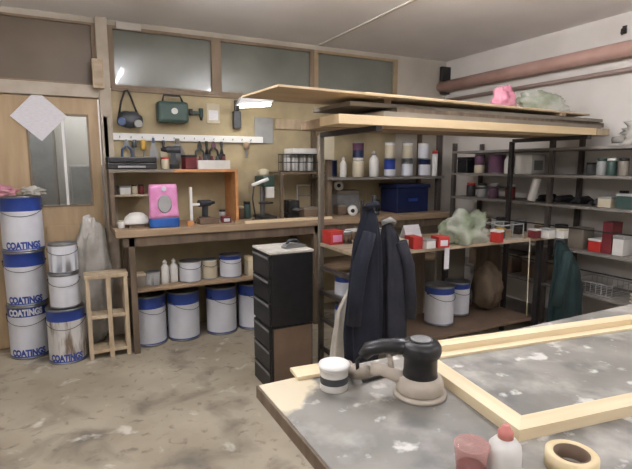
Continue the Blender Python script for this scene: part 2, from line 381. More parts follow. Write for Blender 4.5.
# floor cans under the bench
for x, lab, k in ((.53, 'large paint can on floor next to the small wooden crate', 'tin'), (.815, 'large blue topped paint can on floor, second right of crate', 'blue'),
               (1.155, 'large blue topped paint can on floor under white shelf cans, left of cabinet gap', 'blue'), (1.455, 'large blue topped can on floor half hidden behind the black cabinet', 'blue')):
    can((.137, .425, 'blue', 'f'), x, 4.165, 0, lab, rz=.25+x*.3, band_h=.25)
# ---------------------------------------------------------------- workbench
t = thing('workbench', 'long worn wooden workbench along the back wall with a lower shelf', 'workbench', (.28, 3.9, 0))
MB().box(0, 3.35, 0, .6, .945, 1.0, 0, .006).build('worktop', m_wood, t)
MB().box(.10, 3.3, .04, .58, .495, .52, 0, .003).build('lower_shelf', m_wood, t)
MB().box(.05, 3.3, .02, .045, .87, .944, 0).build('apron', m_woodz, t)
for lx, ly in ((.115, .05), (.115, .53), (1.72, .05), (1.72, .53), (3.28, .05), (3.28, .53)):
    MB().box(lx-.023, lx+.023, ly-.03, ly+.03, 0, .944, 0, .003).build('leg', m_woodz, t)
# rack over the bench, left
t = thing('bench_shelf', 'low two tier wooden shelf standing on left end of the bench', 'shelf', (.28, 4.15, 1.0))
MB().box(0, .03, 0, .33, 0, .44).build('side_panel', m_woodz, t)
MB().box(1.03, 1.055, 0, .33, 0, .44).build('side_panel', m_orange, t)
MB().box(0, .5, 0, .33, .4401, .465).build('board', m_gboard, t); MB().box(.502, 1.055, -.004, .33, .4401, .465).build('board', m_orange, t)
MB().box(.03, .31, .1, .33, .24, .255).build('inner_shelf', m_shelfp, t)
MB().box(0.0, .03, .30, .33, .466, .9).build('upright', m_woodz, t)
def X_(u, v, y): return on(u, v, 1, y).x
# ------------- small item builders
def box_thing(name, label, cat, loc, s, m, rz=0, lid=None, lidname='lid', group=None, tape=None):
    t = thing(name, label, cat, loc, rz, group); sx, sy, sz = s
    MB().box(-sx/2, sx/2, -sy/2, sy/2, 0, sz*(.82 if lid else 1), 0, min(s)*.05).build('body', m, t)
    if lid: MB().box(-sx/2-.002, sx/2+.002, -sy/2-.002, sy/2+.002, sz*.82+.0005, sz, 0, min(s)*.04).build(lidname, lid, t)
    if tape: MB().box(-sx*.32, sx*.32, -sy/2-.0015, -sy/2-.0002, sz*.2, sz*.7).build('sticker', tape, t)
    return t
def make_bottle(r, h, body, cap):
    def mk():
        t = thing('bottle', '', 'bottle')
        MB().lathe([(r*.92, 0), (r, h*.03), (r, h*.62), (r*.85, h*.72), (r*.42, h*.8), (r*.4, h*.84)], 20).build('body', body, t)
        MB().lathe([(r*.5, h*.8401), (r*.5, h*.93), (r*.3, h*.95), (r*.15, h)], 16).build('cap', cap, t); return t
    return mk
def bottle(key, x, y, z, label, body, cap, rz=0, group=None):
    return inst(('bottle',)+key, make_bottle(key[0], key[1], body, cap), label, 'bottle', (x, y, z), rz, group)
def make_jar(r, h, body, lidm):
    def mk():
        t = thing('jar', '', 'jar')
        MB().lathe([(r*.95, 0), (r, h*.04), (r, h*.78), (r*.9, h*.84)], 20).build('body', body, t)
        MB().lathe([(r*.94, h*.8401), (r*.94, h*.98), (r*.88, h)], 20).build('lid', lidm, t); return t
    return mk
def jar(key, x, y, z, label, body, lidm, group=None):
    return inst(('jar',)+key, make_jar(key[0], key[1], body, lidm), label, 'jar', (x, y, z), 0, group)
# ------------- on the lower shelf of the bench (z .52)
y = 4.06; z = .5205
box_thing('cardboard_box', 'faded grey brown box at left end of the bench lower shelf', 'box', (X_(139, 280, y), y, z), (.09, .1, .11), m_gboard, .1, lid=m_shelfp)
can((.058, .115, 'tin', 's'), X_(153, 280, y), y, z, 'small dull tin on bench lower shelf left of the two bottles', bail=False, band_h=.1, body=m_ltgrey)
bottle((.034, .20, 'w'), X_(165.5, 280, y), y, z, 'white bottle on bench lower shelf beside the dull tin', m_wht2, m_wht2)
bottle((.034, .20, 'w'), X_(173, 280, y)+.015, y+.03, z, 'white bottle on bench lower shelf touching the wide white can', m_wht2, m_wht2)
can((.095, .175, 'white', 's'), X_(190, 280, y)+.01, y+.02, z, 'wide plain white can with dark rim on bench lower shelf', band_h=.1)
can((.07, .17, 'white', 's2'), X_(208, 280, y)+.026, y+.04, z, 'narrow dusty cream can between two white cans on lower shelf', band_h=.1, body=m_cream)
can((.098, .2, 'blue', 's'), X_(230.5, 280, y)+.01, y+.02, z, 'white can with blue top on bench lower shelf left of cabinet', band_h=.2)
box_thing('cardboard_box', 'beige upright box on lower shelf just left of black cabinet', 'box', (X_(248, 280, y)+.01, y, z), (.05, .12, .17), m_cream, 0, lid=m_pine)
box_thing('cardboard_box', 'brown box on bench lower shelf half hidden behind the black cabinet', 'box', (1.62, y+.02, z), (.24, .2, .2), m_brown, .05, lid=m_gboard)
can((.095, .175, 'white', 's'), 1.95, y+.02, z, 'white can on bench lower shelf right of the black cabinet')
# ------------- bench shelf contents
y = 4.28; z0 = 1.2555
box_thing('storage_box', 'small white box on the inner shelf behind the pink bag', 'box', (.40, 4.36, z0), (.09, .12, .07), m_wht2, .1, lid=m_ltgrey)
for k, (xx, mm, lb) in enumerate(((.48, m_cream, 'small cream pot on inner shelf beside small white box'), (.535, m_dred, 'small dark red pot on inner shelf above the pink bag'))):
    jar((.024, .08, 'p%d' % k), xx, 4.33, z0, lb, mm, m_dark)
t = thing('mixing_bowl', 'white oval bowl turned upside down left of the pink bag', 'bowl', (X_(136, 212, 4.12), 4.12, 1.0))
MB().lathe([(.02, .12), (.05, .115), (.085, .085), (.10, .04), (.105, .028), (.092, .028)], 24, M=Matrix.Diagonal((1, .6, 1, 1))).build('bowl', m_wht2, t)
MB().box(-.06, .06, -.05, .05, 0, .027).build('foot_block', m_brown, t)
# pink bag
t = thing('paper_bag', 'pink printed bag with blue bottom standing on front of bench', 'bag', (X_(164.5, 225, 4.02), 4.02, 1.0005), .05)
def bagbm(z0_, z1_, mi, puff=0):
    b = MB(); rows = 8; prev = None
    for i in range(rows+1):
        q = i/rows; z_ = z0_+(z1_-z0_)*q; tt = z_/.345
        hw = .118 - .012*tt*tt + .003*math.sin(9*tt); hd = .045*(1-.75*max(0, tt-.35)**1.1)
        ring = []
        for k in range(20):
            a = 2*PI*k/20; c_, s_ = math.cos(a), math.sin(a)
            ring.append(b.bm.verts.new((hw*math.copysign(abs(c_)**.5, c_), hd*math.copysign(abs(s_)**.6, s_)*(1+.06*math.sin(5*a+6*tt)), z_)))
        if prev:
            for k in range(20): f = b.bm.faces.new((prev[k], prev[(k+1) % 20], ring[(k+1) % 20], ring[k])); f.smooth = True
        else: b.bm.faces.new(ring[::-1])
        prev = ring
    b.bm.faces.new(prev); return b
bagbm(.075, .345, 0).build('upper_print', m_pink, t); bagbm(0, .0748, 0).build('lower_print', m_bluebag, t)
MB().lathe([(.055, 0), (.056, .002), (.05, .0035)], 24, M=T(0, -.0465, .19) @ R(PI/2, 'X') @ Matrix.Diagonal((1, 1.3, 1, 1))).build('emblem', m_ltgrey, t)
MB().lathe([(.02, 0), (.019, .003)], 16, M=T(0, -.034, .31) @ R(PI/2, 'X')).build('emblem', m_white, t)
# T shaped white tool, dark lumps, brown box under shelf
t = thing('caulking_gun', 'white upright T shaped tool right of the pink bag', 'tool', (X_(191, 205, 4.2), 4.2, 1.0))
MB().box(-.012, .012, -.012, .012, 0, .31, 0, .003).box(.012, .075, -.008, .008, .15, .17).build('body', m_enamel, t)
MB().box(-.03, .03, -.03, .03, -.0, .012).build('foot', m_dark, t)
def make_drill(m1, m2):
    def mk():
        t = thing('cordless_drill', '', 'drill')
        MB().box(-.045, .035, -.035, .035, 0, .045, 0, .006).build('battery', m2, t)
        MB().prism([(-.022, .045), (.018, .045), (.024, .14), (-.016, .14)], 1, -.018, .018).build('grip', m1, t)
        MB().cyl((-.06, 0, .165), (.055, 0, .165), .031, .029, 18).build('motor_housing', m1, t)
        MB().cyl((.0555, 0, .165), (.105, 0, .165), .023, .013, 14).build('chuck', m2, t); return t
    return mk
inst(('drill', 1), make_drill(m_tool, m_black), 'dark cordless drill standing under the shelf right of white T tool', 'drill', (X_(205, 212, 4.25), 4.25, 1.0), .4)
box_thing('cardboard_box', 'low brown box lying under the orange shelf on bench', 'box', (X_(208, 220, 4.08), 4.08, 1.0005), (.17, .1, .05), m_brown, .05)
box_thing('cardboard_box', 'small reddish box with white sticker under the orange shelf', 'box', (X_(226, 219, 4.10), 4.10, 1.0005), (.08, .08, .055), m_dred, -.1, tape=m_white)
jar((.03, .09, 'g'), X_(222, 205, 4.33), 4.33, 1.0, 'grey jar at back under the right part of bench shelf', m_ltgrey, m_black)
# on top of the bench shelf (z 1.465)
zt = 1.4655
t = thing('tool_case', 'long black tool case lying on top of the bench shelf', 'case', (X_(131, 160, 4.25), 4.25, zt))
MB().box(-.19, .19, -.09, .1, 0, .05, 0, .006).build('body', m_black, t); MB().box(-.19, .19, -.09, .1, .0505, .1, 0, .01).build('lid', m_black, t)
MB().box(-.11, .10, -.096, -.09, .012, .028, 0, .002).build('stripe', m_ltgrey, t)
MB().tube([(-.05, -.09, .06), (-.05, -.115, .06), (.05, -.115, .06), (.05, -.09, .06)], .006).build('handle', m_black, t)
jar((.033, .10, 'c'), X_(165, 160, 4.22), 4.22, zt, 'cream pot on bench shelf between black case and dark drill', m_cream, m_red)
inst(('drill', 1), make_drill(m_tool, m_black), 'dark cordless drill on top of bench shelf in the middle', 'drill', (X_(174, 162, 4.3), 4.3, zt), 2.9)
box_thing('tool_box', 'small dark red brown box on orange shelf beside white tray', 'box', (X_(189, 161, 4.25), 4.25, zt), (.10, .12, .12), m_dred, .1, lid=m_black)
t = thing('parts_tray', 'white plastic tray on the right end of the orange shelf', 'tray', (X_(212, 160, 4.24), 4.24, zt))
MB().box(-.14, .14, -.08, .08, 0, .006).box(-.14, .14, -.08, -.074, .006, .075).box(-.14, .14, .074, .08, .006, .075).box(-.14, -.134, -.074, .074, .006, .075).box(.134, .14, -.074, .074, .006, .075).build('tray', m_wht2, t)
for k in range(5):
    o = MB().lathe([(.018, 0), (.02, .02), (.02, .075), (.012, .085), (.012, .105)], 14).build('spray_bottle', [m_dred, m_tool][k % 2], None, (X_(212, 160, 4.24)-.105+k*.052, 4.235+.02*(k % 2), zt+.0065))
    tag(o, ['dark red', 'dark grey'][k % 2]+' small bottle standing in the white tray, '+['leftmost of the row', 'second from the left', 'middle of the row', 'second from the right', 'rightmost of the row'][k], 'bottle', 'small bottles in the white tray')
# ------------- magnetic rail and hanging tools
t = thing('tool_rail', 'long white tool rail on the wall above the bench', 'rail', (0, 4.5, 1.74))
xa, xb = X_(109, 135, 4.5), X_(262, 139, 4.5)
MB().box(xa, xb, -.03, 0, -.03, .03, 0, .004).build('rail', m_enamel, t)
for k in range(14): MB().tube([(xa+.08+k*.09, -.03, -.005), (xa+.08+k*.09, -.05, -.008), (xa+.08+k*.09, -.055, .005)], .0025, 6).build('hook', m_wire, t)
def hang(u, l, w, m1, m2, label, kind='screwdriver', cat='tool', v=138):
    x = X_(u, v, 4.46); t = thing(kind, label, cat, (x, 4.452, 1.715)); l *= 1.15; w *= 1.45
    if kind == 'screwdriver':
        MB().lathe([(w*.3, 0), (w*.5, -.01), (w*.42, -l*.3), (w*.5, -l*.42), (w*.25, -l*.45)], 12).build('handle', m1, t)
        MB().cyl((0, 0, -l*.45), (0, 0, -l), w*.14, seg=8).build('shaft', m2, t)
    elif kind == 'pliers':
        for s in (-1, 1): MB().tube([(s*.004, 0, -l*.3), (s*w*.5, 0, -l*.5), (s*w*.55, 0, -l*.8), (s*w*.35, 0, -l)], w*.14, 8).build('handle', m1, t)
        MB().prism([(-w*.3, -l*.38), (w*.3, -l*.38), (w*.28, -l*.2), (w*.08, 0), (-w*.08, 0), (-w*.28, -l*.2)], 1, -.008, .008).build('jaws', m2, t)
    elif kind == 'spatula':
        MB().prism([(-w*.5, -l*.45), (w*.5, -l*.45), (w*.5, -l*.6), (w*.14, -l*.1), (-w*.14, -l*.1), (-w*.5, -l*.6)][2:]+[(-w*.5, -l), (w*.5, -l)], 1, -.0015, .0015).build('blade', m2, t)
        MB().box(-w*.14, w*.14, -.009, .009, -l*.15, .02, 0, .003).build('handle', m1, t)
    elif kind == 'paint_brush':
        MB().box(-w*.5, w*.5, -.01, .01, -l, -l*.55, 0, .003).build('bristles', m2, t)
        MB().lathe([(w*.2, 0), (w*.24, -.02), (w*.14, -l*.3), (w*.3, -l*.55)], 12).build('handle', m1, t)
    return t
hang(126, .15, .05, m_toolb, m_tin, 'blue handled pliers hanging at the left end of white rail', 'pliers')
hang(134, .13, .03, m_tool, m_tin, 'dark screwdriver hanging between blue pliers and yellow screwdriver')
hang(143, .17, .035, m_tooly, m_tin, 'yellow screwdriver hanging from the white rail')
hang(153, .15, .05, m_toolb, m_ltgrey, 'blue handled spatula hanging right of the yellow screwdriver', 'spatula')
hang(163, .14, .045, m_tool, m_cream, 'dark handled paint brush hanging beside the grey spatula', 'paint_brush')
hang(177, .16, .09, m_gboard, m_grey, 'wide grey spatula hanging in the middle of the rail', 'spatula')
hang(199, .17, .05, m_tool, m_black, 'black pliers hanging first in the right cluster', 'pliers')
hang(206, .19, .045, m_black, m_tool, 'long black brush hanging second in the right cluster', 'paint_brush')
hang(213, .15, .05, m_black, m_prpl, 'black pliers with purple jaws in the right cluster', 'pliers')
hang(221, .18, .045, m_tool, m_black, 'dark brush hanging last in the right cluster', 'paint_brush')
hang(246, .13, .04, m_wood, m_tin, 'brown handled screwdriver at the right end of the rail')
# wall hung tools above the rail
t = thing('respirator_mask', 'dark blue grey face mask with straps hanging on wall, far left', 'mask', (X_(129, 115, 4.47), 4.43, 1.88)); t.scale = (1.2, 1.2, 1.2)
MB().blob(0, 0, -.0, .085, .045, .06, .12, seed=2).build('mask', m_tool, t)
MB().lathe([(.028, 0), (.03, .02), (.024, .03)], 16, M=T(-.06, -.03, -.02) @ R(PI/2, 'X')).build('filter', m_toolb, t)
MB().lathe([(.028, 0), (.03, .02), (.024, .03)], 16, M=T(.05, -.03, -.03) @ R(PI/2, 'X')).build('filter', m_ltgrey, t)
MB().tube([(-.07, .01, .02), (-.05, .02, .12), (-.02, .04, .2), (.0, .045, .21), (.02, .04, .16), (.06, .01, .02)], .007, 8).build('strap', m_dark, t)
t = thing('ear_defenders', 'green black radio case with white dial hanging on the wall', 'case', (X_(172, 108, 4.46), 4.415, 1.955)); t.scale = (1.25, 1.25, 1.2)
MB().box(-.11, .1, -.05, .06, -.075, .075, 0, .02).build('body', m_toolg, t)
MB().cyl((0, -.052, .005), (0, -.058, .005), .022, seg=18).build('dial', m_wht2, t)
MB().tube([(-.07, 0, .07), (-.06, 0, .12), (.05, 0, .12), (.07, 0, .07)], .008).build('handle', m_black, t)
t.name = 'radio'
inst(('drill', 2), make_drill(m_toolg, m_black), 'dark green drill hanging nose down right of the radio', 'drill', (.995, 4.47, 1.97), rot=(0, PI/2, 0)).scale = (.65, .65, .65)
t = thing('wall_notice', 'small white notice in pale frame on the wall above rail', 'notice', (X_(213, 112, 4.5), 4.492, 1.97))
MB().box(-.06, .06, -.004, .008, -.09, .09, 0, .002).build('frame', m_cream, t); MB().box(-.045, .045, -.007, -.0045, -.06, .03).build('sheet', m_paper, t)
t = thing('hand_brush', 'black brush hanging on wall left of the white bench lamp', 'brush', (X_(236, 114, 4.48), 4.46, 1.98))
MB().box(-.02, .02, -.015, .015, .02, .12, 0, .006).build('handle', m_black, t); MB().box(-.035, .035, -.03, .03, -.14, .019, 0, .006).build('bristles', m_tool, t)
t = thing('wall_notice', 'plain grey sheet with curled corner pinned to the wall', 'notice', (X_(264, 125, 4.5), 4.49, 1.84))
MB().box(-.1, .09, -.003, .008, -.13, .12, 0, .002).build('sheet', m_ltgrey, t)
t = thing('wall_notice', 'narrow brown wooden board on wall right of grey sheet', 'board', (X_(295, 128, 4.5), 4.488, 1.90))
MB().box(-.22, .24, -.012, .01, -.05, .05, 0, .002).build('board', m_crate, t)
t = thing('door_paper', 'white paper hanging as a diamond on the door', 'paper', (X_(39, 116, 4.5), 4.494, on(39, 116, 1, 4.5).z))
MB().box(-.14, .14, -.002, .001, -.14, .14, M=R(math.radians(43), 'Y')).build('sheet', m_paper, t)
MB().box(-.02, .03, -.0035, -.0021, .16, .20).build('tape', m_tape, t)
t = thing('junction_box', 'small pinkish brown box on the post beside the door', 'box', (.262, 4.43, 2.23))
MB().box(-.045, .04, -.03, .019, -.11, .12, 0, .004).build('body', m_crate, t); MB().box(-.035, .03, -.034, -.0305, -.09, .1, 0, .003).build('cover', m_shelfp, t)
# ------------- right half of the bench
# white bench lamp high on the wall
lp = on(256, 102, 1, 4.15)
t = thing('bench_lamp', 'bright white lamp with flat shade reaching out above the bench', 'lamp', (lp.x, 4.15, lp.z), -.1)
MB().prism([(-.17, -.03), (.14, .0), (.15, .03), (-.14, .035)], 1, -.06, .06).build('shade', m_enamel, t)
MB().box(-.14, .12, -.045, .045, -.04, -.028, M=R(-.09, 'Y')).build('tube', m_lamp2, t)
MB().tube([(.10, 0, .03), (.17, .1, .09), (.15, .335, .05)], .01).build('arm', m_enamel, t)
# drill press
t = thing('drill_press', 'dark bench drill press with white motor box on the bench', 'drill press', (X_(270, 212, 4.2)-.025, 4.27, 1.0))
MB().box(-.075, .07, -.14, .12, 0, .03, 0, .006).build('base', m_dark, t)
MB().cyl((0, .06, .03), (0, .06, .36), .024, seg=16).build('column', m_tin, t)
MB().lathe([(.07, .14), (.07, .155)], 20, M=T(0, -.03, 0)).build('work_table', m_dark, t)
MB().box(-.055, .06, -.11, .13, .3, .40, 0, .014).build('head', m_toolg, t)
MB().cyl((0, -.05, .22), (0, -.05, .2995), .018, .026, 14).build('chuck', m_tin, t)
MB().box(-.035, .045, -.136, -.111, .2, .3, 0, .004).build('switch_box', m_wht2, t)
MB().lathe([(.05, .401), (.055, .41), (.05, .45), (.02, .465)], 18, M=T(0, .02, 0)).build('belt_cover', m_cream, t)
for a in (0, 2.1, 4.2): MB().cyl((.061, -.02, .34), (.085, -.02+.09*math.cos(a), .34+.09*math.sin(a)), .005, seg=8).build('feed_lever', m_tin, t)
t = thing('desk_lamp', 'small lamp with a white arm left of the drill press', 'lamp', (X_(254, 212, 4.12), 4.075, 1.0))
MB().lathe([(.04, 0), (.04, .015), (.012, .025)], 20).build('base', m_dark, t)
MB().tube([(0, 0, .02), (-.02, .02, .2), (-.01, .0, .325)], .007).build('stem', m_dark, t)
MB().tube([(-.03, 0, .32), (.06, -.01, .355), (.12, -.01, .375)], .016, 12).build('arm', m_enamel, t)
# hutch shelves
t = thing('tall_shelf', 'tall dark framed shelf of two bays standing on the right of bench', 'shelf', (1.74, 4.0, 1.0))
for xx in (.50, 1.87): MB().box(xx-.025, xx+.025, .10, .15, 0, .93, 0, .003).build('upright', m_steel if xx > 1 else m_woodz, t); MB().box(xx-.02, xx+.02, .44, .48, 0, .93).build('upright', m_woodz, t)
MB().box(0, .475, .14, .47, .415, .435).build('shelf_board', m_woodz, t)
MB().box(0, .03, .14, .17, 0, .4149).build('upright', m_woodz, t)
MB().box(.475, 1.9, .06, .48, .355, .38).build('shelf_board', m_shelfg, t); MB().box(.475, 1.9, .06, .48, .9301, .95).build('shelf_board', m_wood, t)
# wire basket with bottles
bx, by, bz = X_(300, 165, 4.25), 4.28, 1.4355
t = thing('wire_basket', 'dark wire basket holding white bottles on the short shelf', 'basket', (bx, by, bz))
b = MB()
for zz in (.005, .09, .165): b.tube([(-.17, -.1, zz), (.17, -.1, zz), (.17, .1, zz), (-.17, .1, zz)], .005, 6, closed=True)
for k in range(9):
    xx = -.17+.34*k/8; b.cyl((xx, -.1, .005), (xx, -.1, .165), .003, seg=6).cyl((xx, .1, .005), (xx, .1, .165), .003, seg=6).cyl((xx, -.1, .005), (xx, .1, .005), .003, seg=6)
for k in range(1, 5):
    yy = -.1+.2*k/5; b.cyl((-.17, yy, .005), (-.17, yy, .165), .003, seg=6).cyl((.17, yy, .005), (.17, yy, .165), .003, seg=6)
b.build('wire_frame', m_wire, t)
for k, w in enumerate(('leftmost', 'second from left', 'third from left', 'rightmost')):
    jar((.034, .15, 'bk'), bx-.12+k*.08, by, bz+.009, 'white jar standing in the wire basket, '+w, m_wht2, m_ltgrey, 'white jars in the wire basket')
t = box_thing('document_box', 'flat white box lying across the top of the wire basket', 'box', (bx+.02, by, bz+.171), (.26, .2, .05), m_wht2, 0)
t = thing('paper_folder', 'pale greenish white folder standing beside wire basket at tall shelf', 'folder', (X_(325, 140, 4.05), 4.04, 1.58))
MB().box(-.08, .09, -.01, .01, -.03, .19, 0, .002).build('folder', m_cream, t)
# under the short shelf
t = thing('bench_vise', 'black bench vise in the dark gap under the wire basket', 'vise', (X_(291, 212, 4.2), 4.2, 1.0))
MB().box(-.06, .06, -.06, .06, 0, .05, 0, .006).build('base', m_black, t)
MB().box(-.05, .05, -.09, -.03, .051, .17, 0, .006).build('jaw', m_black, t); MB().box(-.05, .05, .0, .08, .051, .17, 0, .006).build('jaw', m_black, t)
MB().cyl((0, -.16, .09), (0, -.09, .09), .014, seg=12).build('screw', m_tin, t); MB().cyl((-.05, -.15, .09), (.05, -.15, .09), .006, seg=8).build('handle', m_tin, t)
t = thing('clamp', 'small steel frame clamp standing between vise and brown box', 'clamp', (X_(304, 205, 4.28), 4.3, 1.0))
MB().tube([(-.06, 0, .006), (-.06, 0, .3), (.08, 0, .3)], .008).build('frame', m_ltgrey, t); MB().cyl((-.06, 0, .2), (.09, 0, .2), .007, seg=8).build('bar', m_tin, t)
box_thing('cardboard_box', 'brown box on the bench just left of tall shelf upright', 'box', (X_(310, 210, 4.1)+.0, 4.12, 1.0005), (.17, .16, .1), m_brown, -.05, lid=m_gboard)
for k, (ya, xx0, l, lb) in enumerate(((3.935, 1.32, .85, 'thin strip of pale wood on bench edge, nearest of three'), (3.97, 1.38, .8, 'thin strip of wood on bench edge, middle of three'), (4.005, 1.25, .75, 'thin strip of wood on bench, farthest of three'))):
    o = MB().box(0, l, -.014, .014, 0, .02).build('wood_strip', [m_pine, m_crate, m_wood][k], None, (xx0, ya, 1.0005)); tag(o, lb, 'wood strip', 'wood strips on the bench edge')
# rolls and box on bench inside tall shelf
def make_roll(r, l, body, core):
    def mk():
        t = thing('paper_roll', '', 'roll')
        MB().lathe([(r*.42, 0), (r, 0), (r, l), (r*.42, l)], 24, M=T(0, 0, r) @ R(PI/2, 'X'), cap=False).build('roll', body, t)
        MB().lathe([(r*.4, -.002), (r*.4, l*.95), (r*.1, l*.95)], 16, M=T(0, 0, r) @ R(PI/2, 'X')).build('core', core, t); return t
    return mk
xr = X_(360, 205, 4.05)
inst('roll', make_roll(.05, .16, m_wht2, m_black), 'white roll with dark core on bench left of blue crate', 'roll', (xr, 4.2, 1.0), -.5)
box_thing('tool_box', 'grey toolbox standing on bench behind the lower white roll', 'box', (2.56, 4.36, 1.0005), (.27, .14, .24), m_grey, 0, lid=m_gboard)
inst('roll', make_roll(.05, .16, m_wht2, m_black), 'white roll with dark core lying on top of the grey toolbox', 'roll', (2.52, 4.42, 1.241), -.5)
t = thing('wood_block', 'small black metal block between white roll and blue crate', 'block', (X_(378, 210, 4.0), 4.06, 1.0)); t.name = 'angle_grinder'
t['label'] = 'black angle grinder standing between lower white roll and blue crate'; t['category'] = 'grinder'
MB().cyl((0, 0, .03), (.02, .03, .19), .028, .03, 14).build('body', m_black, t); MB().lathe([(.045, 0), (.05, .02), (.04, .035)], 18).build('disc_guard', m_tin, t)
# blue crate
xc = X_(414, 205, 4.05)
t = thing('plastic_crate', 'dark blue plastic crate with rim standing on the bench under shelf', 'crate', (xc, 4.22, 1.0005))
b = MB(); b.box(-.21, .21, -.15, .15, 0, .26, 0, .012); b.box(-.225, .225, -.165, .165, .261, .3, 0, .008)
b.build('body', m_navy, t)
MB().box(-.06, .06, -.1555, -.151, .12, .15, 0, .002).build('grip', m_blue, t)
# cans on tall shelf
zs = 1.3805; ys = 4.16
row = [(344, .032, .19, 'b', m_wht2), (359, .062, .2, 'j', m_cream), (375, .05, .2, 'b2', m_wht2), (391, .06, .19, 'blue', m_white), (408.5, .062, .2, 'red', m_white), (426, .066, .21, 'blue2', m_white)]
lab = ['slim white bottle at left end of the tall shelf can row', 'cream jar second in the tall shelf can row', 'white bottle third in the tall shelf can row',
       'mostly blue can, lower one, fourth along the tall shelf', 'white can with reddish foot, lower one, fifth along tall shelf', 'white can with blue top, lower one, at right end of tall shelf']
def X2(u): return X_(u, 165, ys-.05)
bottle((.034, .2, 't1'), X2(344)+.02, ys, zs, lab[0], m_wht2, m_wht2)
jar((.056, .19, 't2'), X2(359)+.02, ys, zs, lab[1], m_cream, m_wht2)
bottle((.05, .26, 't3'), X2(375)+.02, ys, zs, lab[2], m_wht2, m_ltgrey)
can((.06, .185, 'blue', 't4'), X2(391)+.02, ys, zs, lab[3], bail=False, band_h=.6)
can((.062, .185, 'tin', 't5'), X2(408.5)+.02, ys, zs, lab[4], bail=False, band_h=.3)
can((.066, .185, 'navy', 't6'), X2(426)+.02, ys, zs, lab[5], bail=False, band_h=.33)
zz = zs+.1855
can((.058, .15, 'purple', 'u1'), X2(359)+.02, ys, zs+.1905, 'purple and blue tin standing on the cream jar', bail=False, band_h=.5, body=m_navy)
can((.055, .17, 'white', 'u2'), X2(391)+.02, ys, zz, 'cream can standing on the mostly blue can', bail=False, body=m_cream)
can((.055, .17, 'white', 'u2'), X2(408.5)+.02, ys, zz, 'cream can standing on the white can with reddish foot', bail=False, body=m_cream)
can((.058, .17, 'white', 'u3'), X2(424)+.025, ys, zz, 'white can standing on the right hand blue topped can', bail=False)
can((.055, .17, 'navy', 'u5'), X2(341)+.02, ys+.17, zs, 'dark blue can at the back of tall shelf behind slim bottle', bail=False, band_h=.9, body=m_navy)
# to the right of the tall shelf, in the corner
inst('tubew', lambda: (lambda t: (MB().lathe([(.028, 0), (.03, .01), (.03, .24)], 16).build('tube', m_wht2, t), MB().lathe([(.031, .2401), (.031, .27), (.02, .275)], 16).build('cap', m_red, t), t)[-1])(thing('sealant_tube', '', 'tube')),
     'white upright tube with red cap by the right upright of tall shelf', 'tube', (X_(439, 160, 4.0)+.03, 4.10, zs))
# ---------------------------------------------------------------- shelf unit on the right wall
SX0, SX1, SY0, SY1 = 3.55, 3.97, 1.5, 3.86
t = thing('steel_shelving', 'long steel shelf unit full of supplies along the right wall', 'shelving', (SX0, SY0, 0))
L = SY1-SY0
SZ = (.15, .50, .83, 1.18, 1.42, 1.64)
for zz in SZ: MB().box(0, SX1-SX0, 0, L, zz-.022, zz, 0, .002).build('shelf_board', m_shelfg, t)
for yy in (.02, 1.2, L-.02):
    for xx in (.02, SX1-SX0-.02): MB().box(xx-.018, xx+.018, yy-.018, yy+.018, 0, 1.72).build('upright', m_steel, t)
for zz in (.68, 1.0): MB().cyl((.01, 0, zz), (.01, L, zz), .006, seg=8).build('side_rail', m_dark, t)
def YX(u, v, x): return on(u, v, 0, x).y
def shelf_at(u, v, zz, x=3.70): return (x, YX(u, v, x), zz+.0005)
# top shelf (1.42)
p = shelf_at(463, 160, 1.42); box_thing('tool_box', 'black box at far end of top shelf of right wall unit', 'box', (p[0], 3.76, p[2]), (.2, .14, .16), m_black, 0, lid=m_dark)
p = (3.66, 3.60); jar((.05, .095, 'r1'), 3.66, 3.58, 1.4205, 'pale pinkish jar on top shelf of right unit beside black box', m_cream, m_prpl)
jar((.05, .095, 'r2'), 3.66, 3.58, 1.516, 'purple jar standing on top of the pale pinkish jar', m_prpl, m_ltgrey)
can((.08, .18, 'purple', 'r3'), 3.68, 3.38, 1.4205, 'dark purple can on the top shelf of right wall unit', bail=False, band_h=.8, body=m_prpl)
bottle((.04, .19, 'r4'), 3.64, 3.20, 1.4205, 'white bottle on top shelf next to the dark purple can', m_wht2, m_ltgrey)
box_thing('cardboard_box', 'white box with grey sticker on top shelf of the right unit', 'box', (3.7, 3.02, 1.4205), (.2, .17, .17), m_wht2, .1, tape=m_grey)
t = thing('paper_roll', 'tall white roll leaning on the front of right shelf unit', 'roll', (3.40, 2.98, 1.0)); t.location = (3.5, 2.93, 1.18)
t.location = (3.60, 2.90, 1.1805)
MB().cyl((0, 0, 0.010), (.02, -.03, .20), .035, seg=18).build('roll', m_wht2, t)
# third shelf (1.18)
names = [('angle_grinder', 'grinder'), ('power_planer', 'planer')]
for k, (yy, lb) in enumerate(((2.72, 'dark power tool on fourth shelf of right unit, farthest of four'), (2.52, 'dark power tool on fourth shelf of right unit, second farthest of four'), (2.30, 'dark power tool on fourth shelf of right unit, second nearest of four'), (2.08, 'dark power tool on fourth shelf of right unit, nearest of four'))):
    def mkg():
        t = thing('power_tool', '', 'power tool')
        MB().cyl((0, -.08, .035), (0, .08, .035), .033, .028, 16).build('motor_housing', m_black, t)
        MB().lathe([(.05, 0), (.055, .012), (.045, .03), (.02, .05)], 18, M=T(0, -.1, 0)).build('head', m_dark, t)
        MB().tube([(0, .08, .035), (.03, .085, .02), (.045, .06, .008), (.05, .0, .008)], .005).build('cable', m_black, t); return t
    inst('grinder', mkg, lb, 'power tool', (3.74, 2.85-.165*k, 1.1805), PI/2+.1*(k-1))
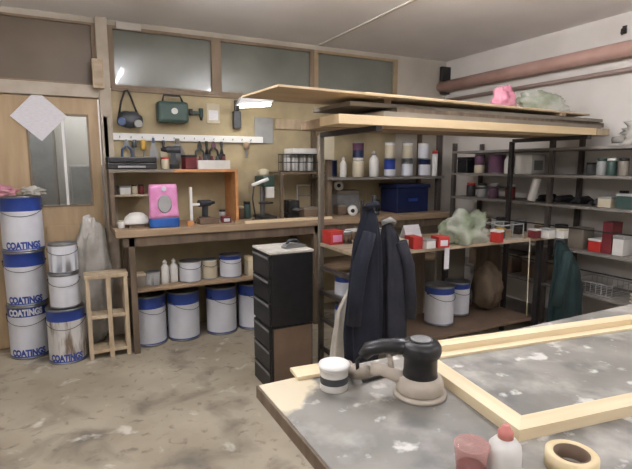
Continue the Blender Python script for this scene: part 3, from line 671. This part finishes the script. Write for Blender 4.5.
for k, (yy, m1, m2, lb) in enumerate(((3.7, m_dark, m_red, 'dark jar with red lid at far end of fourth shelf'), (3.55, m_ltgrey, m_black, 'grey jar with black lid on the fourth shelf'), (3.4, m_prpl, m_ltgrey, 'purple jar with grey lid on the fourth shelf'), (3.2, m_dred, m_wht2, 'dark red jar with white lid on fourth shelf'))):
    jar((.045, .14, 's%d' % k), 3.68, yy, 1.1805, lb+' of right unit', m1, m2)
# near top: coloured bits (600-632)
for k, (u, v, zz, m1, m2, lb) in enumerate(((602, 165, 1.42, m_ltgrey, m_toolg, 'grey jar with green lid on top shelf near the view edge'), (612, 165, 1.42, m_toolg, m_wht2, 'green jar with white lid on top shelf near the view edge'), (624, 165, 1.42, m_gboard, m_dark, 'dull brown jar on top shelf at the right view edge'))):
    p = shelf_at(u, v, zz, 3.65); jar((.036, .13, 'n%d' % k), p[0], p[1], p[2], lb, m1, m2)
for k, (u, m, tp, s, lb) in enumerate(((609, m_cream, None, (.12, .1, .08), 'cream box on fourth shelf right of the power tools'), (626, m_toolg, m_wht2, (.12, .12, .11), 'green box with white sticker on fourth shelf at view edge'))):
    p = shelf_at(u, 200, 1.18, 3.66); box_thing('storage_box', lb, 'box', (p[0], p[1]-.02*k, p[2]), s, m, 0, lid=m_ltgrey, tape=tp)
# second shelf (.83)
for (u, m, l_, s, lb) in ((599, m_red, m_wht2, (.14, .10, .10), 'bright red box on third shelf of the right unit'), (611, m_dred, None, (.13, .075, .24), 'tall dark red box on third shelf behind white box'), (623, m_wht2, m_ltgrey, (.14, .08, .15), 'white box on third shelf of right unit near view edge'), (580, m_gboard, None, (.14, .13, .17), 'drab box on third shelf left of bright red box')):
    p = shelf_at(u, 248, .83, 3.67); box_thing('storage_box', lb, 'box', p, s, m, 0, lid=l_)
for k, yy in enumerate((3.7, 3.5, 3.3, 3.08, 2.86, 2.66)):
    jar((.055, .17, 'q%d' % (k % 3)), 3.70, yy, .8305, ['dark jar with grey lid', 'brown jar with cream lid', 'grey jar with black lid'][k % 3]+' on third shelf of right unit, '+['farthest', 'second farthest', 'third farthest', 'fourth farthest', 'fifth farthest', 'sixth farthest'][k]+' from view', [m_dark, m_brown, m_grey][k % 3], [m_ltgrey, m_cream, m_black][k % 3])
# low shelf (.5)
t = thing('wire_basket', 'shallow wire basket on the second shelf of the right unit', 'basket', (3.72, YX(600, 285, 3.7), .5005))
b = MB()
for q in (.004, .09): b.tube([(-.14, -.17, q), (.14, -.17, q), (.14, .17, q), (-.14, .17, q)], .004, 6, closed=True)
for k in range(9): yy = -.17+.34*k/8; b.tube([(-.14, yy, .09), (-.14, yy, .004), (.14, yy, .004), (.14, yy, .09)], .0025, 6)
b.build('wire_frame', m_ltgrey, t)
tag(MB().tube([(3.62+.08*math.cos(a*.5), YX(610, 290, 3.7)+.05+.1*math.sin(a*.5)-.36, .508+.002*a) for a in range(40)], .006, 6).build('cable_coil', m_cream), 'pale coiled cable on second shelf near view edge', 'cable')
for k, (yy, lb) in enumerate(((3.5, 'brown box far along second shelf of the right unit'), (3.2, 'brown box in the middle of second shelf of right unit'), (2.85, 'brown box beside wire basket on second shelf of right unit'))):
    box_thing('cardboard_box', lb, 'box', (3.74, yy, .5005), (.26, .24, .18), m_brown, 0, lid=m_gboard)
# ---------------------------------------------------------------- island rack with boards on top
RX0, RX1, RY0, RY1 = 1.55, 3.34, 2.45, 3.02
t = thing('storage_rack', 'free standing dark metal rack carrying boards in middle of room', 'rack', (0, 0, 0))
for xx in (RX0+.02, 3.44): MB().box(xx-.017, xx+.017, 2.985, 3.02, 0, 1.70, 0, .003).build('post', m_gboard if xx < 2 else m_dark, t)
MB().box(RX0, RX0+.04, RY0, RY0+.04, 0, .925, 0, .003).build('post', m_dark, t); MB().box(3.2, 3.24, RY0+.02, RY0+.06, 0, .925, 0, .003).build('post', m_dark, t)
MB().box(2.72, 2.76, 2.985, 3.025, 0, .925, 0, .003).build('post', m_dark, t)
MB().box(RX0, RX1, RY0, RY1-.04, .93, .955, 0, .004).build('shelf_board', m_shelfp, t)
MB().box(1.82, 3.2, RY0+.05, RY1-.04, .28, .305, 0, .003).build('shelf_board', m_brown, t)
for zz in (.18, .40, .60, .78): MB().box(RX0, RX0+.022, 2.44, 2.984, zz-.012, zz+.012).build('side_rail', m_steel, t)
for zz in (.40, .60): MB().box(RX0+.0225, 1.77, 2.50, 2.96, zz-.012, zz+.004).build('tray_shelf', m_gboard, t)
for xx in (RX0+.02, 3.44): MB().box(xx-.02, xx+.02, 2.30, 2.984, 1.69, 1.72).build('arm', m_dark, t)
MB().box(3.0, 3.45, 2.992, 3.008, 1.30, 1.315).build('crossbar', m_dark, t)
MB().cyl((RX0+.02, 2.463, .955), (RX0+.02, 2.463, 1.29), .012, seg=10).build('coat_peg', m_dark, t)
MB().box(3.30, 3.33, RY0-.0, RY0+.03, .8, .9299).build('coat_peg', m_dark, t)
# boards on top
def slab(name, label, cat, x0, y0, z0, l, w, th, m, rz=0, tilt=0, extra=None):
    t = thing(name, label, cat, (x0, y0, z0), rz); MB().box(0, l, 0, w, 0, th, 0, .001).build('board', m, t); return t
BC = 'long board lying on top of the rack, '
slab('timber_plank', 'thick pale cream plank, lowest and nearest of the boards on the rack', 'board', 1.30, 2.28, 1.7205, 2.22, .22, .05, m_melam, math.radians(.6))
slab('timber_plank', 'short pinkish end piece of plank at the right of the pale plank', 'board', 3.53, 2.304, 1.7205, .15, .2, .048, m_crate, math.radians(.6))
slab('timber_plank', 'brown plank behind the thick pale plank on the rack', 'board', 1.35, 2.56, 1.7205, 2.2, .3, .05, m_wood)
slab('timber_board', 'grey board lying directly on the thick planks of the rack', 'board', 1.60, 2.30, 1.771, 2.05, .5, .03, m_gboard, math.radians(1.5))
slab('timber_board', 'thin dark brown board second under the large plywood sheet', 'board', 1.75, 2.38, 1.8015, 2.15, .45, .035, m_woodz, math.radians(3))
slab('timber_board', 'grey brown tapering board sticking out farthest right under the plywood', 'board', 1.45, 2.42, 1.837, 2.38, .45, .025, m_gboard, math.radians(1))
for k_, xx in enumerate((1.7, 3.3)): slab('timber_batten', ['short cross batten under left part of the plywood sheet', 'short cross batten under right part of the plywood sheet'][k_], 'strip', xx, 2.44, 1.8622, .05, .40, .025, m_wood)
slab('plywood_sheet', 'large plywood sheet topmost on the rack with a pale left edge', 'board', .956, 2.294, 1.8875, 2.74, .47, .012, m_ply, math.radians(3.9))
slab('timber_batten', 'thin pale strip on top of the plywood along its near edge', 'strip', 1.55, 2.40, 1.8998, 1.75, .12, .014, m_melam, math.radians(3.6))
for (xx, yy, s, sd, lb, m, nm) in ((3.42, 2.72, (.25, .10, .10), 4, 'crumpled grey green plastic sheet lying on right end of plywood', m_gbag, 'plastic_sheet'), (3.00, 2.72, (.10, .07, .10), 9, 'crumpled pink plastic bag lying on the plywood', m_filmp, 'plastic_bag')):
    o = MB().blob(0, 0, s[2]*.9, s[0], s[1], s[2], .24, sub=4, seed=sd, flat=.0, freq=1.9).build(nm, m, None, (xx, yy, 1.8998)); tag(o, lb, 'plastic sheet' if nm == 'plastic_sheet' else 'bag')
o = MB().blob(0, 0, .09, .12, .30, .11, .4, sub=4, seed=12, flat=0).build('plastic_sheet', m_film, None, (3.80, 1.98, 1.6405)); tag(o, 'crumpled whitish clear plastic on top of the right wall unit', 'plastic sheet')
# on the rack shelf (z .955)
zr = .9555
def P(u, v): return on(u, v, 2, zr)
p = P(327, 243); box_thing('cardboard_box', 'red box with pale lid at left corner of the rack shelf', 'box', (p.x+.03, p.y-.035, zr), (.11, .12, .095), m_red, 0, tape=m_pink)
p = P(347, 244); can((.045, .085, 'tin', 'k'), p.x+.01, p.y+.03, zr, 'small brown and white tin right of the left red box', bail=False, body=m_brown, lidm=m_wht2)
p = P(362, 243); box_thing('cardboard_box', 'brown white box on rack shelf left of the dark coat', 'box', (p.x+.06, p.y+.2, zr), (.1, .1, .07), m_brown, .1, lid=m_wht2)
for (u, v, s, m, l_, lb) in ((404, 250, (.08, .1, .065), m_cream, None, 'cream box on the rack shelf just right of dark coats'), (418, 249, (.07, .12, .08), m_red, None, 'red box on rack shelf beside cream box'),
                           (432, 249, (.08, .08, .06), m_wht2, m_ltgrey, 'white box between the two red boxes on rack shelf'), (445, 248, (.085, .1, .075), m_red, None, 'red box with white sticker left of the green plastic bag')):
    p = P(u, v); box_thing('cardboard_box', lb, 'box', (p.x, p.y+.05, zr), s, m, random.uniform(-.2, .2), lid=l_, tape=m_white if 'sticker' in lb else None)
p = P(420, 242); t = thing('folded_leaflet', 'white folded leaflet propped behind the red boxes', 'leaflet', (p.x+.02, p.y+.13, zr))
MB().prism([(-.05, 0), (-.045, 0), (0, .10), (.045, 0), (.05, 0), (.002, .108)], 0, -.07, .07).build('sheet', m_paper, t)
p = P(480, 246)
o = MB().blob(.02, 0, .08, .21, .11, .13, .35, sub=4, seed=3, flat=0).build('plastic_bag', m_gbag, None, (p.x+.0, p.y+.17, zr), .1); tag(o, 'large pale green crumpled plastic bag on the rack shelf', 'bag')
p = P(498, 243); box_thing('cardboard_box', 'red and white carton at right side of the green bag', 'box', (p.x+.02, p.y+.03, zr), (.06, .07, .09), m_red, .2, lid=m_wht2)
p = P(517, 240); t = thing('wire_basket', 'pale wire frame basket right of green bag on rack', 'basket', (p.x-.02, p.y+.12, zr), .05)
b = MB()
for q in (.0055, .11): b.tube([(-.12, -.09, q), (.12, -.09, q), (.12, .09, q), (-.12, .09, q)], .005, 6, closed=True)
for a in ((-.12, -.09), (.12, -.09), (.12, .09), (-.12, .09), (0, -.09), (0, .09)): b.cyl((a[0], a[1], .004), (a[0], a[1], .11), .004, seg=6)
b.build('wire_frame', m_ltgrey, t)
jar((.035, .08, 'wb'), p.x-.04, p.y+.12, zr+.0005, 'olive jar standing inside the pale wire frame', m_toolg, m_tooly)
for (u, s, m, l_, lb) in ((541, (.06, .07, .07), m_dred, m_wht2, 'dark red box with white lid near right end of rack'), (554, (.07, .08, .075), m_wht2, m_ltgrey, 'white box at right end of rack shelf, left of two'), (568, (.06, .08, .07), m_wht2, m_cream, 'white box at the very right end of rack shelf')):
    p = P(u, 239); box_thing('cardboard_box', lb, 'box', (min(p.x, 3.28), p.y+.06, zr), s, m, 0, lid=l_)
# cans on lower rack board
zl = .3055
can((.112, .30, 'blue', 'r'), on(437, 322, 2, zl).x+.01, 2.74, zl, 'blue banded white can on low rack shelf, left of two', band_h=.2)
can((.10, .27, 'blue', 'r9'), on(462, 318, 2, zl).x+.06, 2.86, zl, 'smaller blue banded can behind and right on low rack shelf', band_h=.2)
# cans on left trays of the rack
for (zz, lb, yy) in ((.6045, 'white blue can on the upper side tray of the rack', 2.82), (.4045, 'white blue can on the lower side tray of the rack', 2.82)):
    can((.07, .14, 'blue', 'tr'), 1.66, yy, zz, lb, bail=False, band_h=.3)
for (zz, lb, yy) in ((.6045, 'white jar in front on the upper side tray', 2.62), (.4045, 'white jar in front on the lower side tray', 2.62)):
    jar((.055, .13, 'tr'), 1.66, yy, zz, lb, m_wht2, m_ltgrey)
can((.10, .34, 'blue', 'rf'), 1.70, 2.76, 0, 'white blue can on floor below the side trays of rack', band_h=.25)
# brown sacks and dark boards under the rack
for (xx, s, sd, lb) in ((3.02, (.12, .12, .20), 5, 'dark brown sack standing on right end of low rack shelf'),):
    tag(MB().blob(0, 0, s[2], s[0], s[1], s[2], .2, sub=3, seed=sd, flat=0).build('sack', m_woodz, None, (xx, 2.8, zl)), lb, 'sack')
for k, (xx, m, lb) in enumerate(((2.45, m_woodz, 'dark upright board standing behind the rack cans, leftmost'), (2.9, m_gboard, 'grey brown upright board standing behind the rack, middle'), (3.35, m_woodz, 'dark upright board behind the rack, rightmost'))):
    o = MB().box(-.16, .16, -.012, .012, 0, .86, 0, .002).build('timber_board', m, None, (xx, 3.12, 0)); o.rotation_euler = (0, 0, 0); tag(o, lb, 'board', 'boards behind the rack')
t = thing('paper_scrap', 'white paper strip hanging from front edge of rack shelf', 'paper', (on(447, 252, 1, 2.445).x, 2.446, .93))
MB().box(-.02, .02, -.002, .002, -.13, .02).build('strip', m_paper, t)
t = thing('hanging_cord', 'thin pale cord hanging from rack shelf edge', 'cord', (on(529, 250, 1, 2.44).x, 2.44, .955))
MB().tube([(0, .05, .005), (0, -.002, .004), (0, -.006, -.2), (.01, -.004, -.45), (.02, 0, -.6)], .004, 6).build('cord', m_cream, t)
# garments
def garment(name, label, cat, loc, prof, m, folds=7, amp=.12, seed=0, sleeves=(), parts=()):
    t = thing(name, label, cat, loc); b = MB(); prev = None; nk = 56
    rnd = random.Random(seed); ph = rnd.random()*6
    n = len(prof)-1; rows = 28
    for i in range(rows+1):
        q = i/rows*n; j = min(int(q), n-1); f_ = q-j; a = [prof[j][k]*(1-f_)+prof[j+1][k]*f_ for k in range(5)]
        tt = i/rows; ring = []
        for k in range(nk):
            th = 2*PI*k/nk; w = 1+amp*min(1, tt*2.5)*(math.sin(folds*th+ph+1.3*math.sin(tt*3))+.5*math.sin((folds*2-3)*th+ph*2+tt*2))
            ring.append(b.bm.verts.new((a[0]+a[2]*w*math.cos(th), a[1]+a[3]*w*math.sin(th), a[4]+(.012*math.sin(3*th+ph) if i == rows else 0))))
        if prev:
            for k in range(nk): b.bm.faces.new((prev[k], prev[(k+1) % nk], ring[(k+1) % nk], ring[k])).smooth = True
        else: b.bm.faces.new(ring)
        prev = ring
    b.bm.faces.new(prev[::-1]); b.build('body', m, t)
    for s in sleeves: MB().tube(s[0], s[1], 12).build('sleeve', m, t)
    for nm, pts, r, mm in parts: MB().tube(pts, r, 8).build(nm, mm, t)
    return t
gx = on(362, 300, 1, 2.33).x
garment('work_coat', 'long dark navy work coat hanging on left front corner of rack', 'coat', (gx, 2.30, 0),
        [(.05, .05, .018, .018, 1.275), (.04, .03, .05, .04, 1.2), (.02, .02, .085, .055, 1.05), (.0, .0, .10, .06, .8), (-.01, 0, .115, .07, .55), (-.01, 0, .105, .07, .36)], m_coat, 6, .12, 3,
        sleeves=(([(.0, -.04, 1.12), (-.07, -.06, .95), (-.10, -.06, .75), (-.105, -.05, .6)], [.04, .045, .04, .045]),),
        parts=(('collar', [(.0, .02, 1.25), (.02, -.0, 1.27), (.07, .0, 1.28), (.10, .03, 1.26)], .018, m_coat),))
gx2 = on(389, 300, 1, 2.33).x + .012
garment('work_jacket', 'charcoal jacket with greyish folds hanging right of navy coat', 'jacket', (gx2, 2.31, 0),
        [(-.03, .04, .02, .02, 1.17), (-.02, .03, .05, .04, 1.1), (0, .01, .075, .05, .95), (0, .0, .085, .055, .7), (.01, 0, .09, .06, .42)], m_coat2, 6, .13, 8,
        sleeves=(([(.03, -.03, 1.05), (.075, -.045, .9), (.095, -.05, .7), (.1, -.04, .58)], [.035, .04, .038, .042]),),
        parts=(('collar', [(-.07, .03, 1.16), (-.03, .0, 1.18), (.02, .03, 1.16)], .016, m_ltgrey),))
gx3 = on(563, 285, 1, 2.36).x
garment('work_coat', 'dark green coat hanging at the right front corner of rack', 'coat', (gx3, 2.34, 0),
        [(-.06, .04, .02, .02, .93), (-.04, .03, .055, .04, .88), (-.0, .0, .11, .06, .72), (.02, 0, .15, .07, .5), (.03, 0, .17, .07, .25)], m_green, 6, .11, 5,
        sleeves=(([(-.04, -.03, .85), (-.12, -.05, .65), (-.15, -.05, .45)], [.035, .045, .045]),))
# white rag hanging from the rail end
rx = on(342, 320, 1, 2.28)
garment('dust_cloth', 'long white cloth hanging in a point from rack side rail', 'cloth', (1.452, 2.52, 0),
        [(.085, .0, .012, .012, .785), (.07, 0, .018, .015, .72), (.02, 0, .035, .02, .6), (.01, 0, .05, .028, .45), (.0, 0, .065, .03, .25)], m_rag, 5, .14, 2)
# ---------------------------------------------------------------- black cabinet stack
t = thing('drawer_cabinet', 'tall black drawer cabinet with dusty top standing before the bench', 'cabinet', (1.095, 2.79, 0))
MB().box(.008, .305, 0, .32, .455, .935, 0, .006).build('upper_body', m_black, t)
MB().box(.008, .305, 0.006, .32, 0, .45, 0, .006).build('lower_body', m_black, t)
MB().box(.02, .295, -.002, .0055, .01, .44, 0, .001).build('lower_panel', m_brown, t)
MB().box(-.004, .31, -.004, .324, .9355, .952, 0, .004).build('top', m_dustw, t)
for k in range(3):
    z0 = .462+k*.157; f = MB().box(-.006, .0075, .008, .312, z0, z0+.15, 0, .003).build('drawer', m_black, t); MB().box(-.012, -.0062, .02, .30, z0+.125, z0+.14, 0, .002).build('handle', m_grey, f)
for k in range(3):
    z0 = .008+k*.147; f = MB().box(-.006, .0075, .014, .312, z0, z0+.14, 0, .003).build('drawer', m_black, t); MB().box(-.012, -.0062, .02, .30, z0+.115, z0+.13, 0, .002).build('handle', m_grey, f)
t = thing('hand_plane', 'grey rounded hand tool lying on top of the black cabinet', 'tool', (1.31, 2.90, .9525), .2)
MB().prism([(-.08, 0), (.08, 0), (.085, .015), (.03, .028), (-.06, .03), (-.085, .012)], 1, -.028, .028).build('body', m_grey, t)
MB().tube([(-.06, 0, .028), (-.04, 0, .05), (.02, 0, .05), (.05, 0, .025)], .009).build('handle', m_tool, t)
# ---------------------------------------------------------------- small crate stand
t = thing('wooden_crate', 'small open wooden crate stand with four openings left of bench', 'crate', (.05, 3.94, 0), .0)
cw, cdp, ch = .30, .16, .67; b = .03
for xx in (0, cw-b):
    for yy in (0, cdp-b): MB().box(xx, xx+b, yy, yy+b, 0, ch-.03, 0, .002).build('post', m_crate, t)
MB().box(cw/2-.005, cw/2+.027, 0, .022, .0, ch-.03).build('post', m_crate, t)
MB().box(-.005, cw+.005, -.005, cdp+.005, ch-.0295, ch, 0, .002).build('top', m_crate, t)
for zz in (.045, .32): MB().box(b, cw-b, .023, cdp-.001, zz, zz+.028).build('shelf', m_crate, t)
for xa_, xb_ in ((b, cw/2-.006), (cw/2+.028, cw-b)):
    for zz in (.05, .325): MB().box(xa_, xb_, 0, .0225, zz, zz+.025).build('rail', m_crate, t)
# plastic sheet behind
b = MB(); r_ = bmesh.ops.create_icosphere(b.bm, subdivisions=5, radius=1)
from mathutils import noise as NZ
for v in r_['verts']:
    d = v.co.copy(); q = (d.z+1)/2
    k = 1 + .16*NZ.noise(d*2.2+Vector((3, 1, 0))) + .14*abs(NZ.noise(d*5+Vector((0, 7, 0)))) + .06*abs(NZ.noise(d*11))
    w = .155*(1-.28*q) + .015
    v.co = Vector((d.x*w*k + .03*q, min(d.y*.085*k, .085), max(.0, (d.z*k*.53)+.52)))
for f in b.bm.faces: f.smooth = True
tag(b.build('plastic_sheet', m_film, None, (.10, 4.37, 0)), 'draped translucent plastic sheet between the can stacks and bench', 'plastic sheet')
# crumpled film on top of tall stack
zt_ = .846+.423
o = MB().blob(0, 0, .035, .085, .09, .04, .35, sub=4, seed=6, flat=0).build('plastic_bag', m_filmp, None, (-.455, 4.30, zt_)); tag(o, 'pink crumpled plastic bag on top of the tall can stack', 'bag')
o = MB().blob(0, 0, .03, .08, .09, .035, .35, sub=4, seed=16, flat=0).build('plastic_bag', m_film, None, (-.255, 4.30, zt_)); tag(o, 'clear crumpled plastic bag on top of the tall can stack', 'bag')
# ---------------------------------------------------------------- big grey table
t = thing('work_table', 'large grey worn worktable filling the right foreground', 'table', (0, 0, 0))
MB().box(.462, 2.75, .12, 1.283, .817, .85, 0, .002).build('tabletop', m_table, t)
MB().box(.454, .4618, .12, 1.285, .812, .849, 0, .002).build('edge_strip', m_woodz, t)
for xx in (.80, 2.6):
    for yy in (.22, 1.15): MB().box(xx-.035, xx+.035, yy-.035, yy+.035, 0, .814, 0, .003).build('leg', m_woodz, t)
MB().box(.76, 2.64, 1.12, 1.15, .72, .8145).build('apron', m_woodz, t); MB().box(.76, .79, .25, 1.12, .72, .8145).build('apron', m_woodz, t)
o = MB().box(-.06, .10, -.035, .04, 0, .012, 0, .002).build('timber_offcut', m_pine, None, (.64, 1.285, .8505), -.1); tag(o, 'small pale offcut of board overlapping far edge of table', 'offcut')
# wood frame on table
LX, LY, ft, wv, ws = 1.08, .57, .030, .085, .05; lp_ = .008
t = thing('wooden_frame', 'unpainted pale pine frame lying on the grey table', 'wooden frame', (.906, .722, .8505), math.radians(-8))
def member(name, cx, cy, L_, rz, m):
    "mitred bar with a rabbeted inner edge, outer edge on y=0"
    b = MB()
    b.prism([(0, 0), (L_, 0), (L_-ws, ws), (ws, ws)], 2, 0, ft)
    b.prism([(ws, ws), (L_-ws, ws), (L_-wv, wv), (wv, wv)], 2, 0, lp_)
    bmesh.ops.remove_doubles(b.bm, verts=b.bm.verts, dist=.0001)
    o = b.build(name, m, t); o.location = (cx, cy, 0); o.rotation_euler = (0, 0, rz)
member('rail', 0, 0, LX, 0, m_pine); member('rail', LX, LY, LX, PI, m_pine)
member('stile', LX, 0, LY, PI/2, m_pine); member('stile', 0, LY, LY, -PI/2, m_pine)
# sander
sp = on(418, 396, 2, .85)
t = thing('orbital_sander', 'black random orbit sander with dusty skirt standing on the table', 'sander', (sp.x+.010, sp.y+.006, .8505), 0); t.scale = (1.08, 1.08, .93)
MB().lathe([(.066, 0), (.07, .004), (.07, .011), (.064, .015)], 32).build('sanding_pad', m_dust, t)
MB().lathe([(.060, .0155), (.062, .022), (.061, .045), (.056, .060), (.047, .064)], 32).build('skirt', m_dust, t)
MB().lathe([(.046, .0625), (.044, .08), (.043, .12), (.05, .128), (.053, .14), (.052, .158), (.045, .170), (.02, .176)], 28).build('motor_housing', m_black, t)
MB().lathe([(.03, .1762), (.026, .180), (.01, .181)], 20).build('top_badge', m_grey, t)
hd = Vector((-.83, .56, 0)).normalized()
def hp(s, z, o_=0): return (hd.x*s - hd.y*o_, hd.y*s + hd.x*o_, z)
MB().tube([hp(.02, .148), hp(.06, .152), hp(.1, .150), hp(.135, .138), hp(.150, .115)], [.028, .024, .022, .022, .016], 14).build('handle', m_black, t)
MB().tube([hp(.03, .04), hp(.07, .062), hp(.10, .075), hp(.13, .075)], [.018, .02, .019, .02], 12).build('dust_port', m_dust, t)
MB().tube([hp(.085, .135), hp(.078, .105), hp(.075, .08)], .008, 8).build('lever', m_dust, t)
b = MB(); pts = []; rad = []
for k in range(60):
    q = k/59; s_ = .13+.07*q; pts.append(hp(s_, .072-.045*min(1, q*1.3), -.11*q*q)); rad.append(.017+.0022*(k % 2))
b.tube(pts, rad, 12).build('dust_hose', m_hose, t)
cb = [hp(.15, .12), hp(.165, .10), hp(.165, .05, -.02), hp(.15, .0065, -.05), hp(.05, .0065, -.12)]
MB().tube(cb, .005, 8).build('cable', m_black, t)
# little paint tin, bottle, tape, cup
cp = on(335, 386, 2, .85)
t = thing('paint_tin', 'small white paint tin with crusty lid on the table left of sander', 'paint tin', (cp.x-.008, cp.y-.008, .8505), .4); t.scale = (.94, .94, .92)
MB().lathe([(.043, 0), (.044, .003), (.044, .022, 1), (.044, .045, 0), (.044, .064), (.047, .066), (.047, .072)], 28).build('body', [m_wht2, m_tool], t)
MB().lathe([(.049, .0721), (.05, .078), (.047, .084), (.03, .087), (.005, .085)], 28).build('lid', m_enamel, t)
bp = on(507, 480, 2, .85)
t = thing('glue_bottle', 'white squeeze bottle with pink cap at bottom edge of the view', 'bottle', (bp.x, bp.y+.01, .8505))
MB().lathe([(.030, 0), (.034, .004), (.034, .06), (.032, .074), (.022, .086), (.014, .09)], 24).build('body', m_wht2, t)
MB().lathe([(.016, .0901), (.016, .104), (.011, .107), (.007, .118)], 16).build('cap', mat('pink_cap', (196, 122, 112), rough=.4), t)
tp = on(567, 466, 2, .85)
t = thing('masking_tape', 'roll of cream masking tape lying on the table', 'tape roll', (tp.x+.004, tp.y-.006, .8505)); t.scale = (.92, .92, .9)
MB().lathe([(.040, 0), (.058, 0), (.058, .036), (.040, .036), (.040, 0)], 36, cap=False).build('tape', m_tape, t)
MB().lathe([(.037, 0), (.0395, 0), (.0395, .037), (.037, .037), (.037, 0)], 36, cap=False).build('core', m_brown, t)
cu = on(472, 478, 2, .85)
t = thing('plastic_cup', 'clear reddish plastic cup beside the white squeeze bottle', 'cup', (cu.x, cu.y+.005, .8505))
MB().lathe([(.028, 0), (.036, .072), (.0375, .074), (.035, .074), (.0272, .002), (.004, .002)], 28).build('cup', m_cup, t)
MB().lathe([(.0265, .0025), (.029, .025), (.005, .026)], 20).build('contents', m_dred, t)
# ---------------------------------------------------------------- clutter on the bench, the rack and the shelves
def small(kind, u, v, yy, zz, label, m, m2=None, s=(.05, .05, .06)):
    x = X_(u, v, yy)
    if kind == 'box': box_thing('storage_box', label, 'box', (x, yy, zz), s, m, random.uniform(-.3, .3), lid=m2)
    else: jar((s[0]/2, s[2], label), x, yy, zz, label, m, m2 or m_ltgrey)
zb = 1.0005
small('jar', 121, 218, 4.10, zb, 'small white pot on bench left of the white bowl', m_wht2, m_cream, (.05, 0, .06))
small('box', 190, 222, 4.00, zb, 'small orange brown box just right of the pink bag', m_orange, None, (.05, .06, .04))
small('jar', 247, 208, 4.33, zb, 'dark green jar at the wall right of orange upright', m_toolg, m_black, (.07, 0, .16))
small('jar', 241, 208, 4.30, zb, 'brown jar at the wall close to orange upright', m_brown, m_cream, (.06, 0, .12))
small('box', 340, 210, 4.24, zb, 'brown box just right of the left upright of tall shelf', m_brown, m_gboard, (.10, .12, .1))
small('jar', 377, 208, 4.36, zb, 'dark jar between the grey toolbox and blue crate', m_dark, m_black, (.06, 0, .12))
# on the rack shelf
for (u, v, k, m, m2, sz, lb) in ((384, 240, 'jar', m_ltgrey, m_tin, (.05, 0, .08), 'grey jar at back of rack shelf just right of coats'), (456, 240, 'box', m_toolg, None, (.07, .06, .05), 'small green box behind red box with white sticker'),
                                 (528, 236, 'box', m_dark, None, (.07, .07, .05), 'small dark box between wire frame and dark red box')):
    q = P(u, v); yy = min(q.y+.12, 2.93)
    if k == 'jar': jar((sz[0]/2, sz[2], lb), q.x+.02, yy, zr, lb, m, m2)
    else: box_thing('storage_box', lb, 'box', (min(q.x+.03, 3.28), yy, zr), sz, m, .1, lid=m2)
# along the fourth and top shelves of the right unit
for k, (u, m, m2, sz, lb) in enumerate(((622, m_wht2, m_dark, (.07, 0, .12), 'white jar with dark lid on fourth shelf near view edge'), (590, m_grey, m_black, (.08, 0, .10), 'grey jar with black lid on top shelf left of green lidded jar'))):
    zz = (1.1805, 1.4205)[k]; yv = YX(u, 200 if k == 0 else 165, 3.85); jar((sz[0]/2, sz[2], lb), 3.87, yv, zz, lb, m, m2)
